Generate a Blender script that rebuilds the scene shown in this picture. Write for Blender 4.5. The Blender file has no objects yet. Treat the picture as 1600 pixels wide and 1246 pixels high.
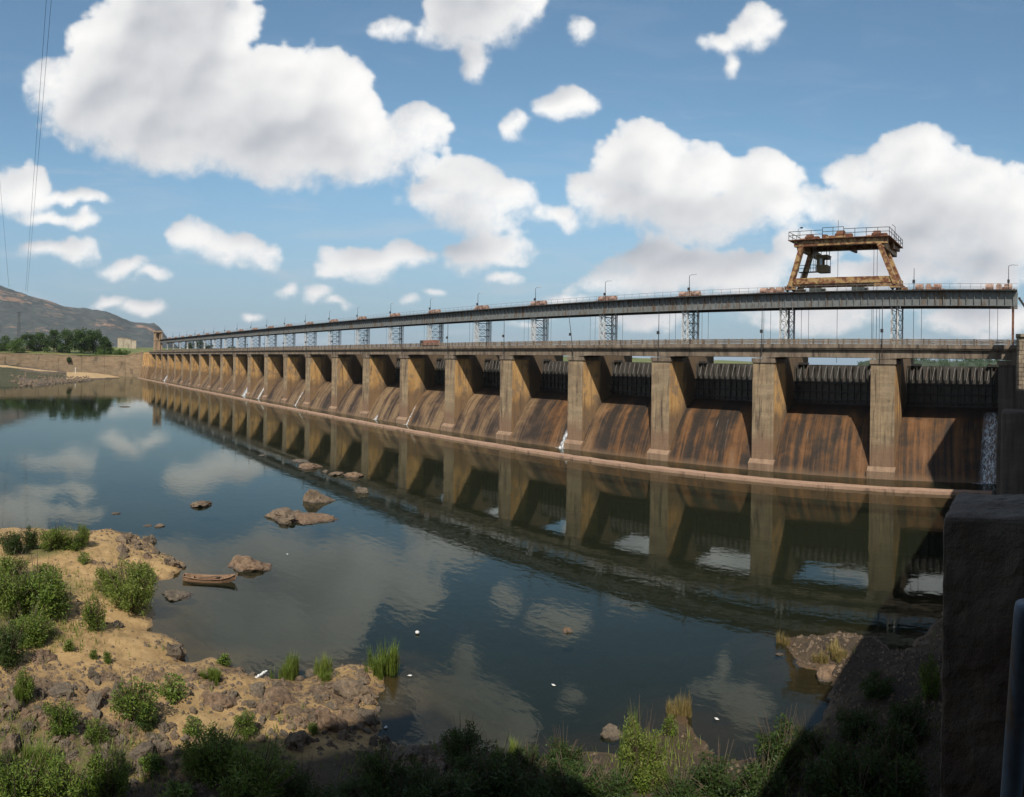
import bpy, math, random
import numpy as np
from mathutils import Vector, Matrix, noise as mnoise

R = math.radians
HAZE = 0.000035
rnd = random.Random(7)
sc = bpy.context.scene
COL = sc.collection

# ------------------------------------------------------------------ camera
H = 16.6                    # eye height above the tail water
FPX, X0, YC, ROLL = 996.56, 1605.54, 564.24, 0.015
AZ = (800 - X0) / FPX       # heading, measured from the dam's normal (+Y)
cd = bpy.data.cameras.new('camera'); cam = bpy.data.objects.new('camera', cd); COL.objects.link(cam)
cd.type = 'PANO'
cd.panorama_type = 'CENTRAL_CYLINDRICAL'
cd.central_cylindrical_range_u_min = -800 / FPX
cd.central_cylindrical_range_u_max = 800 / FPX
cd.central_cylindrical_range_v_min = -(1246 - YC) / FPX
cd.central_cylindrical_range_v_max = YC / FPX
cd.central_cylindrical_radius = 1.0
cd.clip_start = 0.05; cd.clip_end = 20000
cam.matrix_world = Matrix.Translation((0, 0, H)) @ Matrix.Rotation(-AZ, 4, 'Z') @ Matrix.Rotation(R(90), 4, 'X') @ Matrix.Rotation(ROLL, 4, 'Z')
sc.camera = cam
CAMR = cam.matrix_world.to_3x3()

def ray(px, py):
    """direction in the world of a point of the 1600 x 1246 picture"""
    a = (px - 800) / FPX
    v = (YC - py) / FPX
    return CAMR @ Vector((math.sin(a), v, -math.cos(a)))

def G(px, py, z=0.0):
    """where the line of sight meets the level z"""
    d = ray(px, py)
    t = (z - H) / d.z
    return Vector((d.x * t, d.y * t, z))

def atr(px, r):
    """ground position at a horizontal distance r in the direction of column px"""
    d = ray(px, 560); n = math.hypot(d.x, d.y)
    return d.x / n * r, d.y / n * r

def zat(px, py, r):
    d = ray(px, py)
    return H + d.z / math.hypot(d.x, d.y) * r

# ------------------------------------------------------------------ light
SUN = Vector((6.1, -7.5, 11.1)).normalized()
sl = bpy.data.lights.new('sun', 'SUN'); sun = bpy.data.objects.new('sun', sl); COL.objects.link(sun)
sl.energy = 5.0; sl.angle = R(0.53); sl.color = (1.0, 0.93, 0.82)
sun.rotation_euler = SUN.to_track_quat('Z', 'Y').to_euler()
sun.location = (30, -40, 80)
vs = sc.view_settings
vs.view_transform = 'Standard'; vs.look = 'None'; vs.gamma = 1.0; vs.exposure = 0.32; vs.use_curve_mapping = False

cy = sc.cycles
cy.max_bounces = 6; cy.diffuse_bounces = 2; cy.glossy_bounces = 3; cy.transmission_bounces = 3; cy.transparent_max_bounces = 6
cy.caustics_reflective = False; cy.caustics_refractive = False

# ------------------------------------------------------------------ node helpers
class NT:
    def __init__(s, tree): s.t = tree; s.n = tree.nodes; s.l = tree.links
    def new(s, kind, **kw):
        nd = s.n.new(kind)
        for k, v in kw.items(): setattr(nd, k, v)
        return nd
    def link(s, a, b): s.l.new(a, b)
    def setin(s, sock, v):
        if hasattr(v, 'is_output') or hasattr(v, 'links'): s.l.new(v, sock)
        else: sock.default_value = v
    def math(s, op, a, b=None, c=None, clamp=False):
        nd = s.n.new('ShaderNodeMath'); nd.operation = op; nd.use_clamp = clamp
        s.setin(nd.inputs[0], a)
        if b is not None: s.setin(nd.inputs[1], b)
        if c is not None: s.setin(nd.inputs[2], c)
        return nd.outputs[0]
    def vmath(s, op, a, b=None, c=None):
        nd = s.n.new('ShaderNodeVectorMath'); nd.operation = op
        s.setin(nd.inputs[0], a)
        if b is not None: s.setin(nd.inputs[1], b)
        if c is not None: s.setin(nd.inputs[2], c)
        return nd.outputs['Value'] if op in ('LENGTH', 'DOT_PRODUCT', 'DISTANCE') else nd.outputs['Vector']
    def noise(s, vec, scale=1.0, detail=4.0, rough=0.55, dist=0.0, dim='3D'):
        nd = s.n.new('ShaderNodeTexNoise'); nd.noise_dimensions = dim
        s.setin(nd.inputs['Vector'], vec)
        nd.inputs['Scale'].default_value = scale; nd.inputs['Detail'].default_value = detail
        nd.inputs['Roughness'].default_value = rough; nd.inputs['Distortion'].default_value = dist
        return nd.outputs['Fac']
    def ramp(s, fac, stops, interp='LINEAR'):
        nd = s.n.new('ShaderNodeValToRGB'); nd.color_ramp.interpolation = interp
        e = nd.color_ramp.elements
        while len(e) < len(stops): e.new(0.5)
        for el, (p, c) in zip(e, stops):
            el.position = p
            el.color = (c[0], c[1], c[2], 1) if hasattr(c, '__len__') else (c, c, c, 1)
        s.setin(nd.inputs[0], fac)
        return nd.outputs[0]
    def mix(s, fac, a, b, mode='MIX'):
        nd = s.n.new('ShaderNodeMix'); nd.data_type = 'RGBA'; nd.blend_type = mode; nd.clamp_factor = True
        s.setin(nd.inputs[0], fac)
        for sock, v in ((nd.inputs[6], a), (nd.inputs[7], b)):
            if isinstance(v, tuple): sock.default_value = (v[0], v[1], v[2], 1)
            else: s.l.new(v, sock)
        return nd.outputs[2]
    def maprange(s, v, a, b, c=0.0, d=1.0, smooth=False):
        nd = s.n.new('ShaderNodeMapRange'); nd.clamp = True
        if smooth: nd.interpolation_type = 'SMOOTHSTEP'
        s.setin(nd.inputs[0], v)
        for i, q in enumerate((a, b, c, d)): s.setin(nd.inputs[i + 1], q)
        return nd.outputs[0]
    def combine(s, x, y, z=0.0):
        nd = s.n.new('ShaderNodeCombineXYZ')
        for i, q in enumerate((x, y, z)): s.setin(nd.inputs[i], q)
        return nd.outputs[0]
    def sep(s, v):
        nd = s.n.new('ShaderNodeSeparateXYZ'); s.setin(nd.inputs[0], v); return nd.outputs

# ------------------------------------------------------------------ sky with clouds
world = bpy.data.worlds.new('World'); sc.world = world; world.use_nodes = True
world.cycles.sampling_method = 'NONE'
wt = world.node_tree; wt.nodes.clear(); W = NT(wt)
SKY_STRENGTH = 0.10
def nishita(n, vec=None):
    sky = n.new('ShaderNodeTexSky'); sky.sky_type = 'NISHITA'; sky.sun_disc = False
    sky.sun_elevation = math.asin(SUN.z); sky.sun_rotation = math.atan2(SUN.x, SUN.y)
    sky.altitude = 100; sky.air_density = 1.1; sky.dust_density = 0.6; sky.ozone_density = 0.7
    if vec is not None: n.link(vec, sky.inputs['Vector'])
    return sky.outputs[0]
bg = W.new('ShaderNodeBackground'); bg.inputs['Strength'].default_value = SKY_STRENGTH
W.link(nishita(W), bg.inputs['Color'])
wo = W.new('ShaderNodeOutputWorld'); W.link(bg.outputs[0], wo.inputs['Surface'])
# clouds: their cover and light, worked out on a grid of directions round the horizon
BLOBS = [
 (255,70,120,100),(170,165,110,75),(60,125,55,38),(330,150,140,90),(270,215,110,55),(300,20,90,60),(420,150,110,80),
 (430,225,140,62),(520,170,65,75),(510,240,110,46),(632,212,46,42),(190,105,60,55),
 (715,285,58,42),(668,300,50,24),(745,318,85,40),(866,345,30,20),
 (1010,265,70,66),(1095,265,50,45),(1170,282,70,52),(985,312,95,42),(1080,335,130,38),(1210,312,60,38),(930,308,40,30),
 (1430,262,70,52),(1350,275,55,35),(1520,295,70,50),(1460,320,130,60),(1330,322,90,30),(1570,350,90,70),(1450,375,130,40),
 (1050,425,90,42),(1150,420,75,34),(970,442,75,28),(1260,385,60,30),(1440,425,90,28),(1545,425,75,35),(1330,440,120,28),
 (872,170,48,24),(796,196,22,28),(1170,50,48,38),(1120,78,32,22),(1135,110,14,20),(915,52,30,18),(735,35,90,52),(728,95,28,36),
 (822,18,30,40),(605,48,22,22),(305,378,46,33),(350,400,62,26),(400,410,24,24),(575,412,66,27),(520,425,36,14),(760,395,60,34),
 (630,400,46,24),(500,457,26,11),(652,468,22,9),(385,488,22,10),(20,298,66,48),(105,316,50,13),(118,353,28,13),(112,398,36,22),
 (60,398,40,13),(180,425,34,14),(222,442,26,11),(150,476,30,13),(205,490,36,10),(355,20,16,26),
 (1010,500,70,16),(1260,500,110,20),(1530,505,90,24),(880,470,40,12),(1180,470,90,16),(800,440,30,12),(1350,480,90,16),(60,350,40,10),(690,455,20,6),(540,470,24,7),(830,500,40,8),(440,455,24,7),
 (290,-50,120,60),(760,-60,110,60),(1180,-150,150,70),(560,-220,160,80),(1480,-260,150,80),(120,-260,120,60),(900,-300,140,60)]
def vn(x,y,s,seed):
    r=np.random.default_rng(seed).random((512,512)); X=x/s+3000; Y=y/s+3000
    xi=np.floor(X).astype(int); yi=np.floor(Y).astype(int); fx=X-xi; fy=Y-yi
    fx=fx**3*(fx*(fx*6-15)+10); fy=fy**3*(fy*(fy*6-15)+10); q=lambda a,b: r[a%512,b%512]
    return (q(xi,yi)*(1-fx)+q(xi+1,yi)*fx)*(1-fy)+(q(xi,yi+1)*(1-fx)+q(xi+1,yi+1)*fx)*fy
def rot(x,y,a): c,s=math.cos(a),math.sin(a); return x*c-y*s, x*s+y*c
def fbm(x,y,s,oct,seed,g=.55,bil=False):
    t=0;a=1;n=0
    for k in range(oct):
        xr,yr=rot(x,y,.7*k+.3); v=vn(xr,yr,s/2**k,seed+k)
        if bil: v=1-np.abs(2*v-1)
        t=t+a*v; n+=a; a*=g
    return t/n

def ss(a,b,v):
    t=np.clip((v-a)/(b-a),0,1); return t*t*(3-2*t)
def blur(a,k):
    """three box blurs of half width k, along both axes"""
    for _ in range(3):
        for ax in (0,1):
            p=np.pad(a,[(k+1,k) if i==ax else (0,0) for i in (0,1)],mode='edge'); c=np.cumsum(p,ax)
            n=a.shape[ax]
            a=(np.take(c,range(2*k+1,2*k+1+n),ax)-np.take(c,range(0,n),ax))/(2*k+1)
    return a
def clouds(x,y,st):
    """cover and light of the clouds over a regular grid with step st (image y down)"""
    px_=lambda q: max(1,int(round(q/st)))
    wx=x+58*(fbm(x,y,130,3,1,.5)-.5)+26*(fbm(x,y,44,3,5,.5)-.5)
    wy=y+44*(fbm(x,y,120,3,11,.5)-.5)+22*(fbm(x,y,40,3,15,.5)-.5)
    acc=np.zeros_like(x); rad=np.zeros_like(x)
    for cx,cy,rx,ry in BLOBS:
        dy=(wy-cy); dy=np.where(dy>0,dy*1.05,dy)
        d=np.sqrt(((wx-cx)/(rx*1.0))**2+(dy/(ry*1.0))**2)
        w=np.exp(-9*np.minimum(d,6)); acc+=w; rad+=w*min(1,ry/55)
    rad=rad/(acc+1e-9)
    base=np.clip(1+np.log(acc+1e-12)/9,-.8,.85)
    # rounded heads: inverted cells at three sizes
    def heads(sz,seed):
        gx_=np.floor(x/sz); gy_=np.floor(y/sz); best=np.full(x.shape,9.)
        r1=np.random.default_rng(seed).random((256,256)); r2=np.random.default_rng(seed+1).random((256,256))
        for ox in (-1,0,1):
            for oy in (-1,0,1):
                ix=(gx_+ox).astype(int); iy=(gy_+oy).astype(int)
                cx=(ix+r1[ix%256,iy%256])*sz; cy=(iy+r2[ix%256,iy%256])*sz
                best=np.minimum(best,((x+wx*0-cx)**2+(y-cy)**2)/sz**2)
        return np.clip(1-best*1.4,0,1)
    h1=heads(64,101); h2=heads(30,111); h3=heads(14,121)
    bump_=.50*h1+.32*h2+.18*h3
    f1=fbm(x,y,100,7,31,.55)-.5
    wisp=fbm(x*.55+y*.2,y,50,7,71,.62)-.5
    F=base*(.70+.38*rad)+.08*(fbm(x,y,16,4,91,.6)-.5)+.42*(bump_-.42)+.62*f1-(1-rad)*(.02+.95*wisp)
    by,bx=np.gradient(blur(base+.4*f1,px_(14)),st)
    under=ss(-.004,.012,-by)                       # 1 on the lower side of a cloud
    crisp=(1-under)*rad
    Fw=np.clip(F+.05+.06*under,0,None)
    k=3.2+4.0*rad+22*crisp
    al=1-np.exp(-k*Fw**(1.9-.7*crisp))
    al=al*(1-.35*(1-rad)*ss(-.1,.2,wisp))
    # light: heads towards the sun, soft grey undersides
    hgt=1.1*np.sqrt(np.clip(blur(base,px_(6))+.25,0,1.2))+.34*h1+.15*h2+.05*h3+.35*f1
    lam=0
    for kk,wt,amp in ((3,.30,16),(7,.38,30),(18,.32,55)):
        A=blur(hgt,px_(kk)); gy,gx=np.gradient(A,st); nz=1/np.sqrt(1+(amp*gx)**2+(amp*gy)**2)
        lam=lam+wt*np.clip((-amp*gx*.30-amp*gy*.58+.72)*nz,0,1)
    sh=np.zeros_like(F); Tb=blur(np.clip(F,0,.8),px_(12))
    for q_ in range(1,17):
        q=int(round(q_*6.5/st)); dx=int(round(q_*2/st)); S=np.zeros_like(F); S[q:,:]=Tb[:-q,:]; S=np.roll(S,-dx,1); sh+=S/16
    sh=blur(sh,px_(8))
    lit=.70+.95*(lam-.55)-.44*ss(.18,.62,sh)+.28*(1-ss(.0,.25,sh))
    return al,np.clip(lit,0,1),rad

CSTEP = 3.0
CXS = np.arange(-80, 1680.1, CSTEP); CYS = np.arange(-420, 606.1, CSTEP)
cgx, cgy = np.meshgrid(CXS, CYS)
c_al, c_lit, c_rad = clouds(cgx, cgy, CSTEP)
c_al = c_al * ss(-400, -300, cgy)
def sky_dome():
    full = math.pi * FPX
    cols = list(np.arange(800 - full, -2, 12.0)) + list(np.arange(0, 1600.1, CSTEP)) + list(np.arange(1612, 800 + full - 6, 12.0))
    rows = np.arange(-396, 597.1, CSTEP)
    V = []; A = []
    RAD = 14000.0
    for px in cols:
        q = (px + 5 * 1600) % 3200; q = q if q <= 1600 else 3200 - q       # mirrored on beyond the frame
        q = q if (px // 1600) % 1 == 0 else q
        fold = px if 0 <= px <= 1600 else (-px if px < 0 else 3200 - px)
        if not (0 <= fold <= 1600): fold = abs(fold) % 1600
        ci = (fold + 80) / CSTEP; c0 = int(min(max(ci, 0), len(CXS) - 2)); cf = min(max(ci - c0, 0), 1)
        for py in rows:
            d = ray(px, py); h_ = math.hypot(d.x, d.y); k = RAD / h_
            ri = int(round((py + 420) / CSTEP))
            V.append((d.x * k, d.y * k, H + d.z * k))
            A.append((c_al[ri, c0] * (1 - cf) + c_al[ri, c0 + 1] * cf, c_lit[ri, c0] * (1 - cf) + c_lit[ri, c0 + 1] * cf, 0.0))
    nr = len(rows); nc = len(cols)
    ii = (np.arange(nc)[:, None] * nr + np.arange(nr - 1)[None]).reshape(-1)
    jj = (((np.arange(nc) + 1) % nc)[:, None] * nr + np.arange(nr - 1)[None]).reshape(-1)
    me = bpy.data.meshes.new('sky'); me.from_pydata(V, [], np.stack([ii, ii + 1, jj + 1, jj], -1).tolist())
    at = me.attributes.new('cloud', 'FLOAT_VECTOR', 'POINT'); at.data.foreach_set('vector', np.array(A, dtype=np.float32).reshape(-1))
    m = bpy.data.materials.new('sky'); m.use_nodes = True; m.node_tree.nodes.clear(); n = NT(m.node_tree)
    m.cycles.emission_sampling = 'NONE'
    p = n.new('ShaderNodeNewGeometry').outputs['Position']
    d = n.vmath('NORMALIZE', n.vmath('SUBTRACT', p, (0.0, 0.0, H)))
    dz = n.sep(d)[2]
    at = n.new('ShaderNodeAttribute'); at.attribute_name = 'cloud'
    al, lt, _ = n.sep(at.outputs['Vector'])
    f = n.noise(d, 60, 8, 0.66, 0.4)
    edge = n.math('MULTIPLY', n.math('MULTIPLY', al, n.math('SUBTRACT', 1.0, al)), 4.0)
    al2 = n.math('MULTIPLY_ADD', n.math('MULTIPLY', n.math('SUBTRACT', f, 0.5), 1.3), edge, al, clamp=True)
    lt2 = n.math('MULTIPLY_ADD', n.math('SUBTRACT', f, 0.5), 0.16, lt, clamp=True)
    cc = n.mix(lt2, (0.33, 0.35, 0.39), (0.85, 0.835, 0.81))
    cc = n.mix(n.maprange(dz, 0.0, 0.24), n.mix(0.40, cc, (0.48, 0.46, 0.49)), cc)
    base = n.vmath('MULTIPLY', nishita(n, d), (SKY_STRENGTH * 0.86, SKY_STRENGTH * 1.08, SKY_STRENGTH * 1.08))
    base = n.mix(n.maprange(dz, 0.0, 0.34, 0.85, 0.0, True), base, (0.215, 0.285, 0.395))
    veil = n.noise(n.vmath('MULTIPLY', d, (5, 5, 26)), 1.0, 6, 0.62, 0.8)
    veil = n.math('MULTIPLY', n.maprange(veil, 0.47, 0.75, 0, 0.42, True), n.maprange(dz, 0.05, 0.4, 1.0, 0.15))
    base = n.mix(veil, base, (0.46, 0.50, 0.55))
    col = n.mix(n.math('MULTIPLY', al2, 0.97), base, cc)
    e = n.new('ShaderNodeEmission'); n.link(col, e.inputs['Color'])
    o = n.new('ShaderNodeOutputMaterial'); n.link(e.outputs[0], o.inputs['Surface'])
    me.materials.append(m); me.update()
    ob = bpy.data.objects.new('sky', me); COL.objects.link(ob); ob['kind'] = 'structure'
sky_dome()

# ------------------------------------------------------------------ materials
MATS = {}
def mat(name):
    m = bpy.data.materials.new(name); m.use_nodes = True; MATS[name] = m
    m.node_tree.nodes.clear()
    n = NT(m.node_tree)
    b = n.new('ShaderNodeBsdfPrincipled'); o = n.new('ShaderNodeOutputMaterial'); n.link(b.outputs[0], o.inputs['Surface'])
    b.inputs['Roughness'].default_value = 0.85
    b.inputs['Specular IOR Level'].default_value = 0.25
    return m, n, b, o
def pos(n): return n.new('ShaderNodeNewGeometry').outputs['Position']
def bump(n, b, hgt, strength=0.5, dist=0.05):
    nd = n.new('ShaderNodeBump'); nd.inputs['Strength'].default_value = strength; nd.inputs['Distance'].default_value = dist
    n.setin(nd.inputs['Height'], hgt); n.link(nd.outputs[0], b.inputs['Normal'])

def concrete(name, stops, stain=None, streak=(1.1, 1.1, 0.09), low=None, lift=True, dark=0.5, spots=None, deep=None):
    m, n, b, o = mat(name)
    p = pos(n)
    rn = n.new('ShaderNodeObjectInfo').outputs['Random']
    p2 = n.vmath('ADD', p, n.vmath('SCALE', (37.0, 11.0, 23.0), None)) if False else p
    st = n.noise(n.vmath('MULTIPLY', p2, streak), 1.0, 6, 0.62, 0.3)
    c = n.ramp(st, stops)
    if spots:
        patch = n.noise(p2, 0.42, 4, 0.6)
        c = n.mix(n.maprange(patch, 0.50, 0.62, 0, 0.85, True), c, spots)
    if stain:
        k = n.noise(n.vmath('MULTIPLY', p2, (streak[0] * 2.2, streak[1] * 2.2, 0.13)), 1.0, 5, 0.6, 0.5)
        c = n.mix(n.maprange(k, 0.54, 0.68, 0, 0.85, True), c, stain)
    if lift:
        bd = n.noise(n.vmath('MULTIPLY', p2, (0.22, 0.22, 0.85)), 1.0, 5, 0.65, 0.3)
        c = n.mix(n.maprange(bd, 0.42, 0.62, 0.55, 0.0, True), c, n.mix(0.5, c, (0.045, 0.036, 0.028)))
        pit = n.noise(p2, 1.9, 6, 0.75)
        c = n.mix(n.maprange(pit, 0.58, 0.70, 0, 0.6, True), c, (0.05, 0.04, 0.032))
    if low:
        zc, colr = low
        z = n.sep(p)[2]
        wob = n.math('MULTIPLY_ADD', n.noise(n.vmath('MULTIPLY', p, (0.6, 0.6, 0.4)), 1.0, 4), 3.0, z)
        c = n.mix(n.maprange(wob, zc + 2.2, zc - 0.4, 0, 0.75, True), c, colr)
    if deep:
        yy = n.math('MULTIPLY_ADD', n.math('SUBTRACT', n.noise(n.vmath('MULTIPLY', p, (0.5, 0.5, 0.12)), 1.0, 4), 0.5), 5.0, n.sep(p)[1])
        c = n.mix(n.maprange(yy, deep[0], deep[0] + 2.6, 0, 0.88, True), c, deep[1])  # shade between the piers put into the colour, darker towards the gates
    if lift:
        z = n.sep(p)[2]
        fr = n.math('FRACT', n.math('MULTIPLY', z, 1 / 1.75))
        ln = n.maprange(fr, 0.0, 0.05, 0.45, 0.0)
        ln = n.math('MULTIPLY', ln, n.maprange(n.noise(p, 0.8, 3), 0.35, 0.6, 0, 1))
        c = n.mix(ln, c, (0.05, 0.045, 0.04))
    fine = n.noise(p, 5.0, 5, 0.7)
    c = n.mix(n.maprange(fine, 0.35, 0.7, 0.35, 0.0), c, (0.07, 0.055, 0.045))
    n.link(c, b.inputs['Base Color'])
    bump(n, b, n.noise(p, 3.0, 6, 0.7), dark, 0.06)
    return m

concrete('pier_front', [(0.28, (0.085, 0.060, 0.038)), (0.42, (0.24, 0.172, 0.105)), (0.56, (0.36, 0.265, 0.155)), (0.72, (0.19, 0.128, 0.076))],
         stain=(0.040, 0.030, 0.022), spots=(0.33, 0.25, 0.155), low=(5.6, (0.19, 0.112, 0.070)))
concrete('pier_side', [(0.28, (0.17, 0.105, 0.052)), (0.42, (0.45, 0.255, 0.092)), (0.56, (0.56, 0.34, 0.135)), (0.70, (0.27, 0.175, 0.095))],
         stain=(0.12, 0.075, 0.045), streak=(0.5, 0.5, 0.07), low=(9.2, (0.135, 0.090, 0.058)), lift=False, spots=(0.27, 0.185, 0.11), deep=(95.4, (0.075, 0.056, 0.040)))  # deep: flank shade painted in behind the nose
concrete('footing', [(0.3, (0.155, 0.10, 0.064)), (0.6, (0.27, 0.18, 0.115)), (0.8, (0.20, 0.13, 0.082))], lift=False)
concrete('sill', [(0.3, (0.24, 0.145, 0.095)), (0.5, (0.37, 0.24, 0.165)), (0.7, (0.30, 0.19, 0.13))], lift=False, streak=(0.35, 2.0, 1.0),
         stain=(0.13, 0.085, 0.06))
concrete('bridge', [(0.3, (0.075, 0.056, 0.042)), (0.5, (0.175, 0.135, 0.098)), (0.7, (0.27, 0.215, 0.155))], stain=(0.04, 0.031, 0.025), lift=False,
         streak=(0.9, 0.9, 0.35))
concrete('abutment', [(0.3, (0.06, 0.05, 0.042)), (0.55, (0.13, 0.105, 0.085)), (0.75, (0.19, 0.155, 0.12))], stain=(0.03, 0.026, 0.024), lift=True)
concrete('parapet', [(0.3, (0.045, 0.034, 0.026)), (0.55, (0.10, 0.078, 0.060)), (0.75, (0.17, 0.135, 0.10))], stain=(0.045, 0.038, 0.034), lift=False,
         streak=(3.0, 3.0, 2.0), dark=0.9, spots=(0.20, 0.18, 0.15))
concrete('far_wall', [(0.3, (0.20, 0.135, 0.075)), (0.5, (0.31, 0.22, 0.13)), (0.7, (0.24, 0.18, 0.115))], stain=(0.10, 0.075, 0.05), lift=True,
         streak=(0.10, 0.10, 0.30))
concrete('plaster', [(0.3, (0.55, 0.5, 0.45)), (0.6, (0.72, 0.68, 0.62))], lift=False)
concrete('ruin', [(0.3, (0.28, 0.22, 0.16)), (0.6, (0.50, 0.42, 0.32))], stain=(0.10, 0.08, 0.06), lift=False, streak=(.3, .3, .1))
concrete('tower', [(0.3, (0.26, 0.17, 0.10)), (0.6, (0.42, 0.30, 0.19))], stain=(0.12, 0.08, 0.06), lift=False, streak=(.4, .4, .1))
concrete('stone', [(0.3, (0.16, 0.125, 0.09)), (0.6, (0.34, 0.27, 0.19))], lift=False, streak=(0.6, 0.6, 0.6))
concrete('mortar', [(0.3, (0.05, 0.042, 0.034)), (0.6, (0.10, 0.085, 0.068))], lift=False, streak=(1, 1, 1))

# chute of the spillway: rust, algae and pale concrete drawn out along the slope
m, n, b, o = mat('spillway')
p = pos(n)
ps = n.sep(p)
sh = n.math('MULTIPLY_ADD', ps[2], 0.10, ps[0])
iso = n.noise(p, 0.33, 4, 0.6, 0.5)
v1 = n.combine(n.math('MULTIPLY', sh, 0.30), n.math('MULTIPLY', ps[1], 0.030), n.math('MULTIPLY', ps[2], 0.030))
a1 = n.math('MULTIPLY_ADD', n.math('SUBTRACT', iso, 0.5), 0.42, n.noise(v1, 1.0, 4, 0.6, 0.35))
v2 = n.combine(n.math('MULTIPLY', sh, 1.6), n.math('MULTIPLY', ps[1], 0.05), n.math('MULTIPLY', ps[2], 0.05))
a2 = n.noise(v2, 1.0, 6, 0.65, 0.4)
near = n.ramp(n.math('MULTIPLY_ADD', n.math('SUBTRACT', a2, 0.5), 0.55, a1),
              [(0.38, (0.009, 0.008, 0.006)), (0.45, (0.030, 0.018, 0.010)), (0.52, (0.080, 0.037, 0.012)), (0.61, (0.140, 0.062, 0.020)), (0.73, (0.17, 0.095, 0.048))])
far = n.ramp(n.math('MULTIPLY_ADD', n.math('SUBTRACT', a2, 0.5), 0.6, a1),
             [(0.36, (0.018, 0.014, 0.011)), (0.44, (0.065, 0.042, 0.028)), (0.52, (0.118, 0.076, 0.041)), (0.64, (0.215, 0.145, 0.078)), (0.76, (0.085, 0.050, 0.026))])
c = n.mix(n.maprange(n.math('MULTIPLY_ADD', n.math('SUBTRACT', n.noise(n.combine(n.math('MULTIPLY', ps[0], 0.055), 0.0, 0.0), 1.0, 2, 0.5), 0.5), 260.0, ps[0]), -60, -125, 0, 1), near, far)
shade_z = n.math('MULTIPLY_ADD', n.math('SUBTRACT', a2, 0.5), 3.0, ps[2])
jz = n.maprange(n.math('FRACT', n.math('MULTIPLY', ps[2], 1 / 2.3)), 0.0, 0.035, 0.5, 0.0)
jx = n.maprange(n.math('FRACT', n.math('MULTIPLY', ps[0], 1 / 5.1)), 0.0, 0.016, 0.5, 0.0)
c = n.mix(n.math('MULTIPLY', n.math('MAXIMUM', jz, jx), n.maprange(n.noise(p, 0.5, 3), 0.4, 0.6)), c, (0.02, 0.015, 0.012))
lime = n.noise(n.combine(n.math('MULTIPLY', sh, 3.2), n.math('MULTIPLY', ps[1], 0.12), n.math('MULTIPLY', ps[2], 0.12)), 1.0, 4, 0.6, 0.3)
c = n.mix(n.math('MULTIPLY', n.maprange(lime, 0.64, 0.72, 0, 0.5, True), n.maprange(n.noise(p, 0.22, 3), 0.5, 0.6)), c, (0.34, 0.30, 0.25))
c = n.mix(n.maprange(shade_z, 8.2, 9.6, 0, 0.85, True), c, (0.020, 0.015, 0.012))  # shade under the road deck painted onto the chute head
c = n.mix(n.maprange(n.noise(p, 4.0, 5, 0.7), 0.4, 0.7, 0.4, 0.0), c, (0.05, 0.033, 0.024))
c = n.mix(n.maprange(n.math('MULTIPLY_ADD', n.noise(p, 0.6, 3), 1.2, ps[2]), 1.6, 0.5, 0, 0.6), c, (0.135, 0.086, 0.050))
n.link(c, b.inputs['Base Color']); b.inputs['Roughness'].default_value = 0.7
bump(n, b, n.noise(p, 2.5, 6, 0.7), 0.5, 0.08)

def metal(name, base, rust, amount=0.5, scale=1.0, rough=0.6, streak=True, metallic=0.0):
    m, n, b, o = mat(name)
    p = pos(n)
    st = n.noise(n.vmath('MULTIPLY', p, (1.2 * scale, 1.2 * scale, (0.25 if streak else 1.2) * scale)), 1.0, 7, 0.68, 0.4)
    k = n.maprange(st, 0.62 - amount * 0.28, 0.72 - amount * 0.22, 0, 1, True)
    va = n.noise(p, 2.0 * scale, 4, 0.6)
    bc = n.mix(n.maprange(va, 0.3, 0.7), tuple(x * 0.7 for x in base), base)
    rc = n.mix(n.maprange(n.noise(p, 4.0 * scale, 4, 0.6), 0.3, 0.7), tuple(x * 0.55 for x in rust), rust)
    n.link(n.mix(k, bc, rc), b.inputs['Base Color'])
    b.inputs['Roughness'].default_value = rough; b.inputs['Metallic'].default_value = metallic
    bump(n, b, st, 0.25, 0.02)
    return m
metal('girder', (0.155, 0.165, 0.165), (0.14, 0.10, 0.07), 0.42, 0.8)
metal('girder_edge', (0.10, 0.105, 0.105), (0.09, 0.06, 0.045), 0.4)
metal('silver', (0.52, 0.53, 0.53), (0.26, 0.16, 0.10), 0.25)
metal('dark_steel', (0.035, 0.035, 0.036), (0.06, 0.036, 0.026), 0.35)
metal('gate', (0.075, 0.070, 0.062), (0.030, 0.026, 0.022), 0.45, 0.8)
metal('crane', (0.36, 0.235, 0.105), (0.15, 0.055, 0.028), 0.72, 0.9, 0.55, False)
metal('crane_rust', (0.17, 0.075, 0.042), (0.09, 0.036, 0.024), 0.5, 1.2, 0.7, False)
metal('cabin', (0.15, 0.115, 0.06), (0.10, 0.06, 0.035), 0.4)
metal('hoist', (0.36, 0.235, 0.18), (0.19, 0.095, 0.065), 0.5, 1.0, 0.6, False)
metal('hoist_pale', (0.45, 0.47, 0.38), (0.25, 0.2, 0.15), 0.2, 1.0, 0.6, False)
metal('rail_steel', (0.22, 0.21, 0.20), (0.20, 0.13, 0.10), 0.4)
metal('blue_pipe', (0.085, 0.12, 0.165), (0.12, 0.085, 0.062), 0.5, 7.0, 0.45)
metal('truck_red', (0.25, 0.12, 0.085), (0.16, 0.08, 0.06), 0.4)
metal('rubber', (0.02, 0.02, 0.02), (0.03, 0.025, 0.02), 0.2)
m, n, b, o = mat('glass'); b.inputs['Base Color'].default_value = (0.25, 0.33, 0.4, 1); b.inputs['Roughness'].default_value = 0.08
b.inputs['Specular IOR Level'].default_value = 0.6
m, n, b, o = mat('pale_plastic'); b.inputs['Base Color'].default_value = (0.48, 0.48, 0.46, 1); b.inputs['Roughness'].default_value = 0.5

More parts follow.
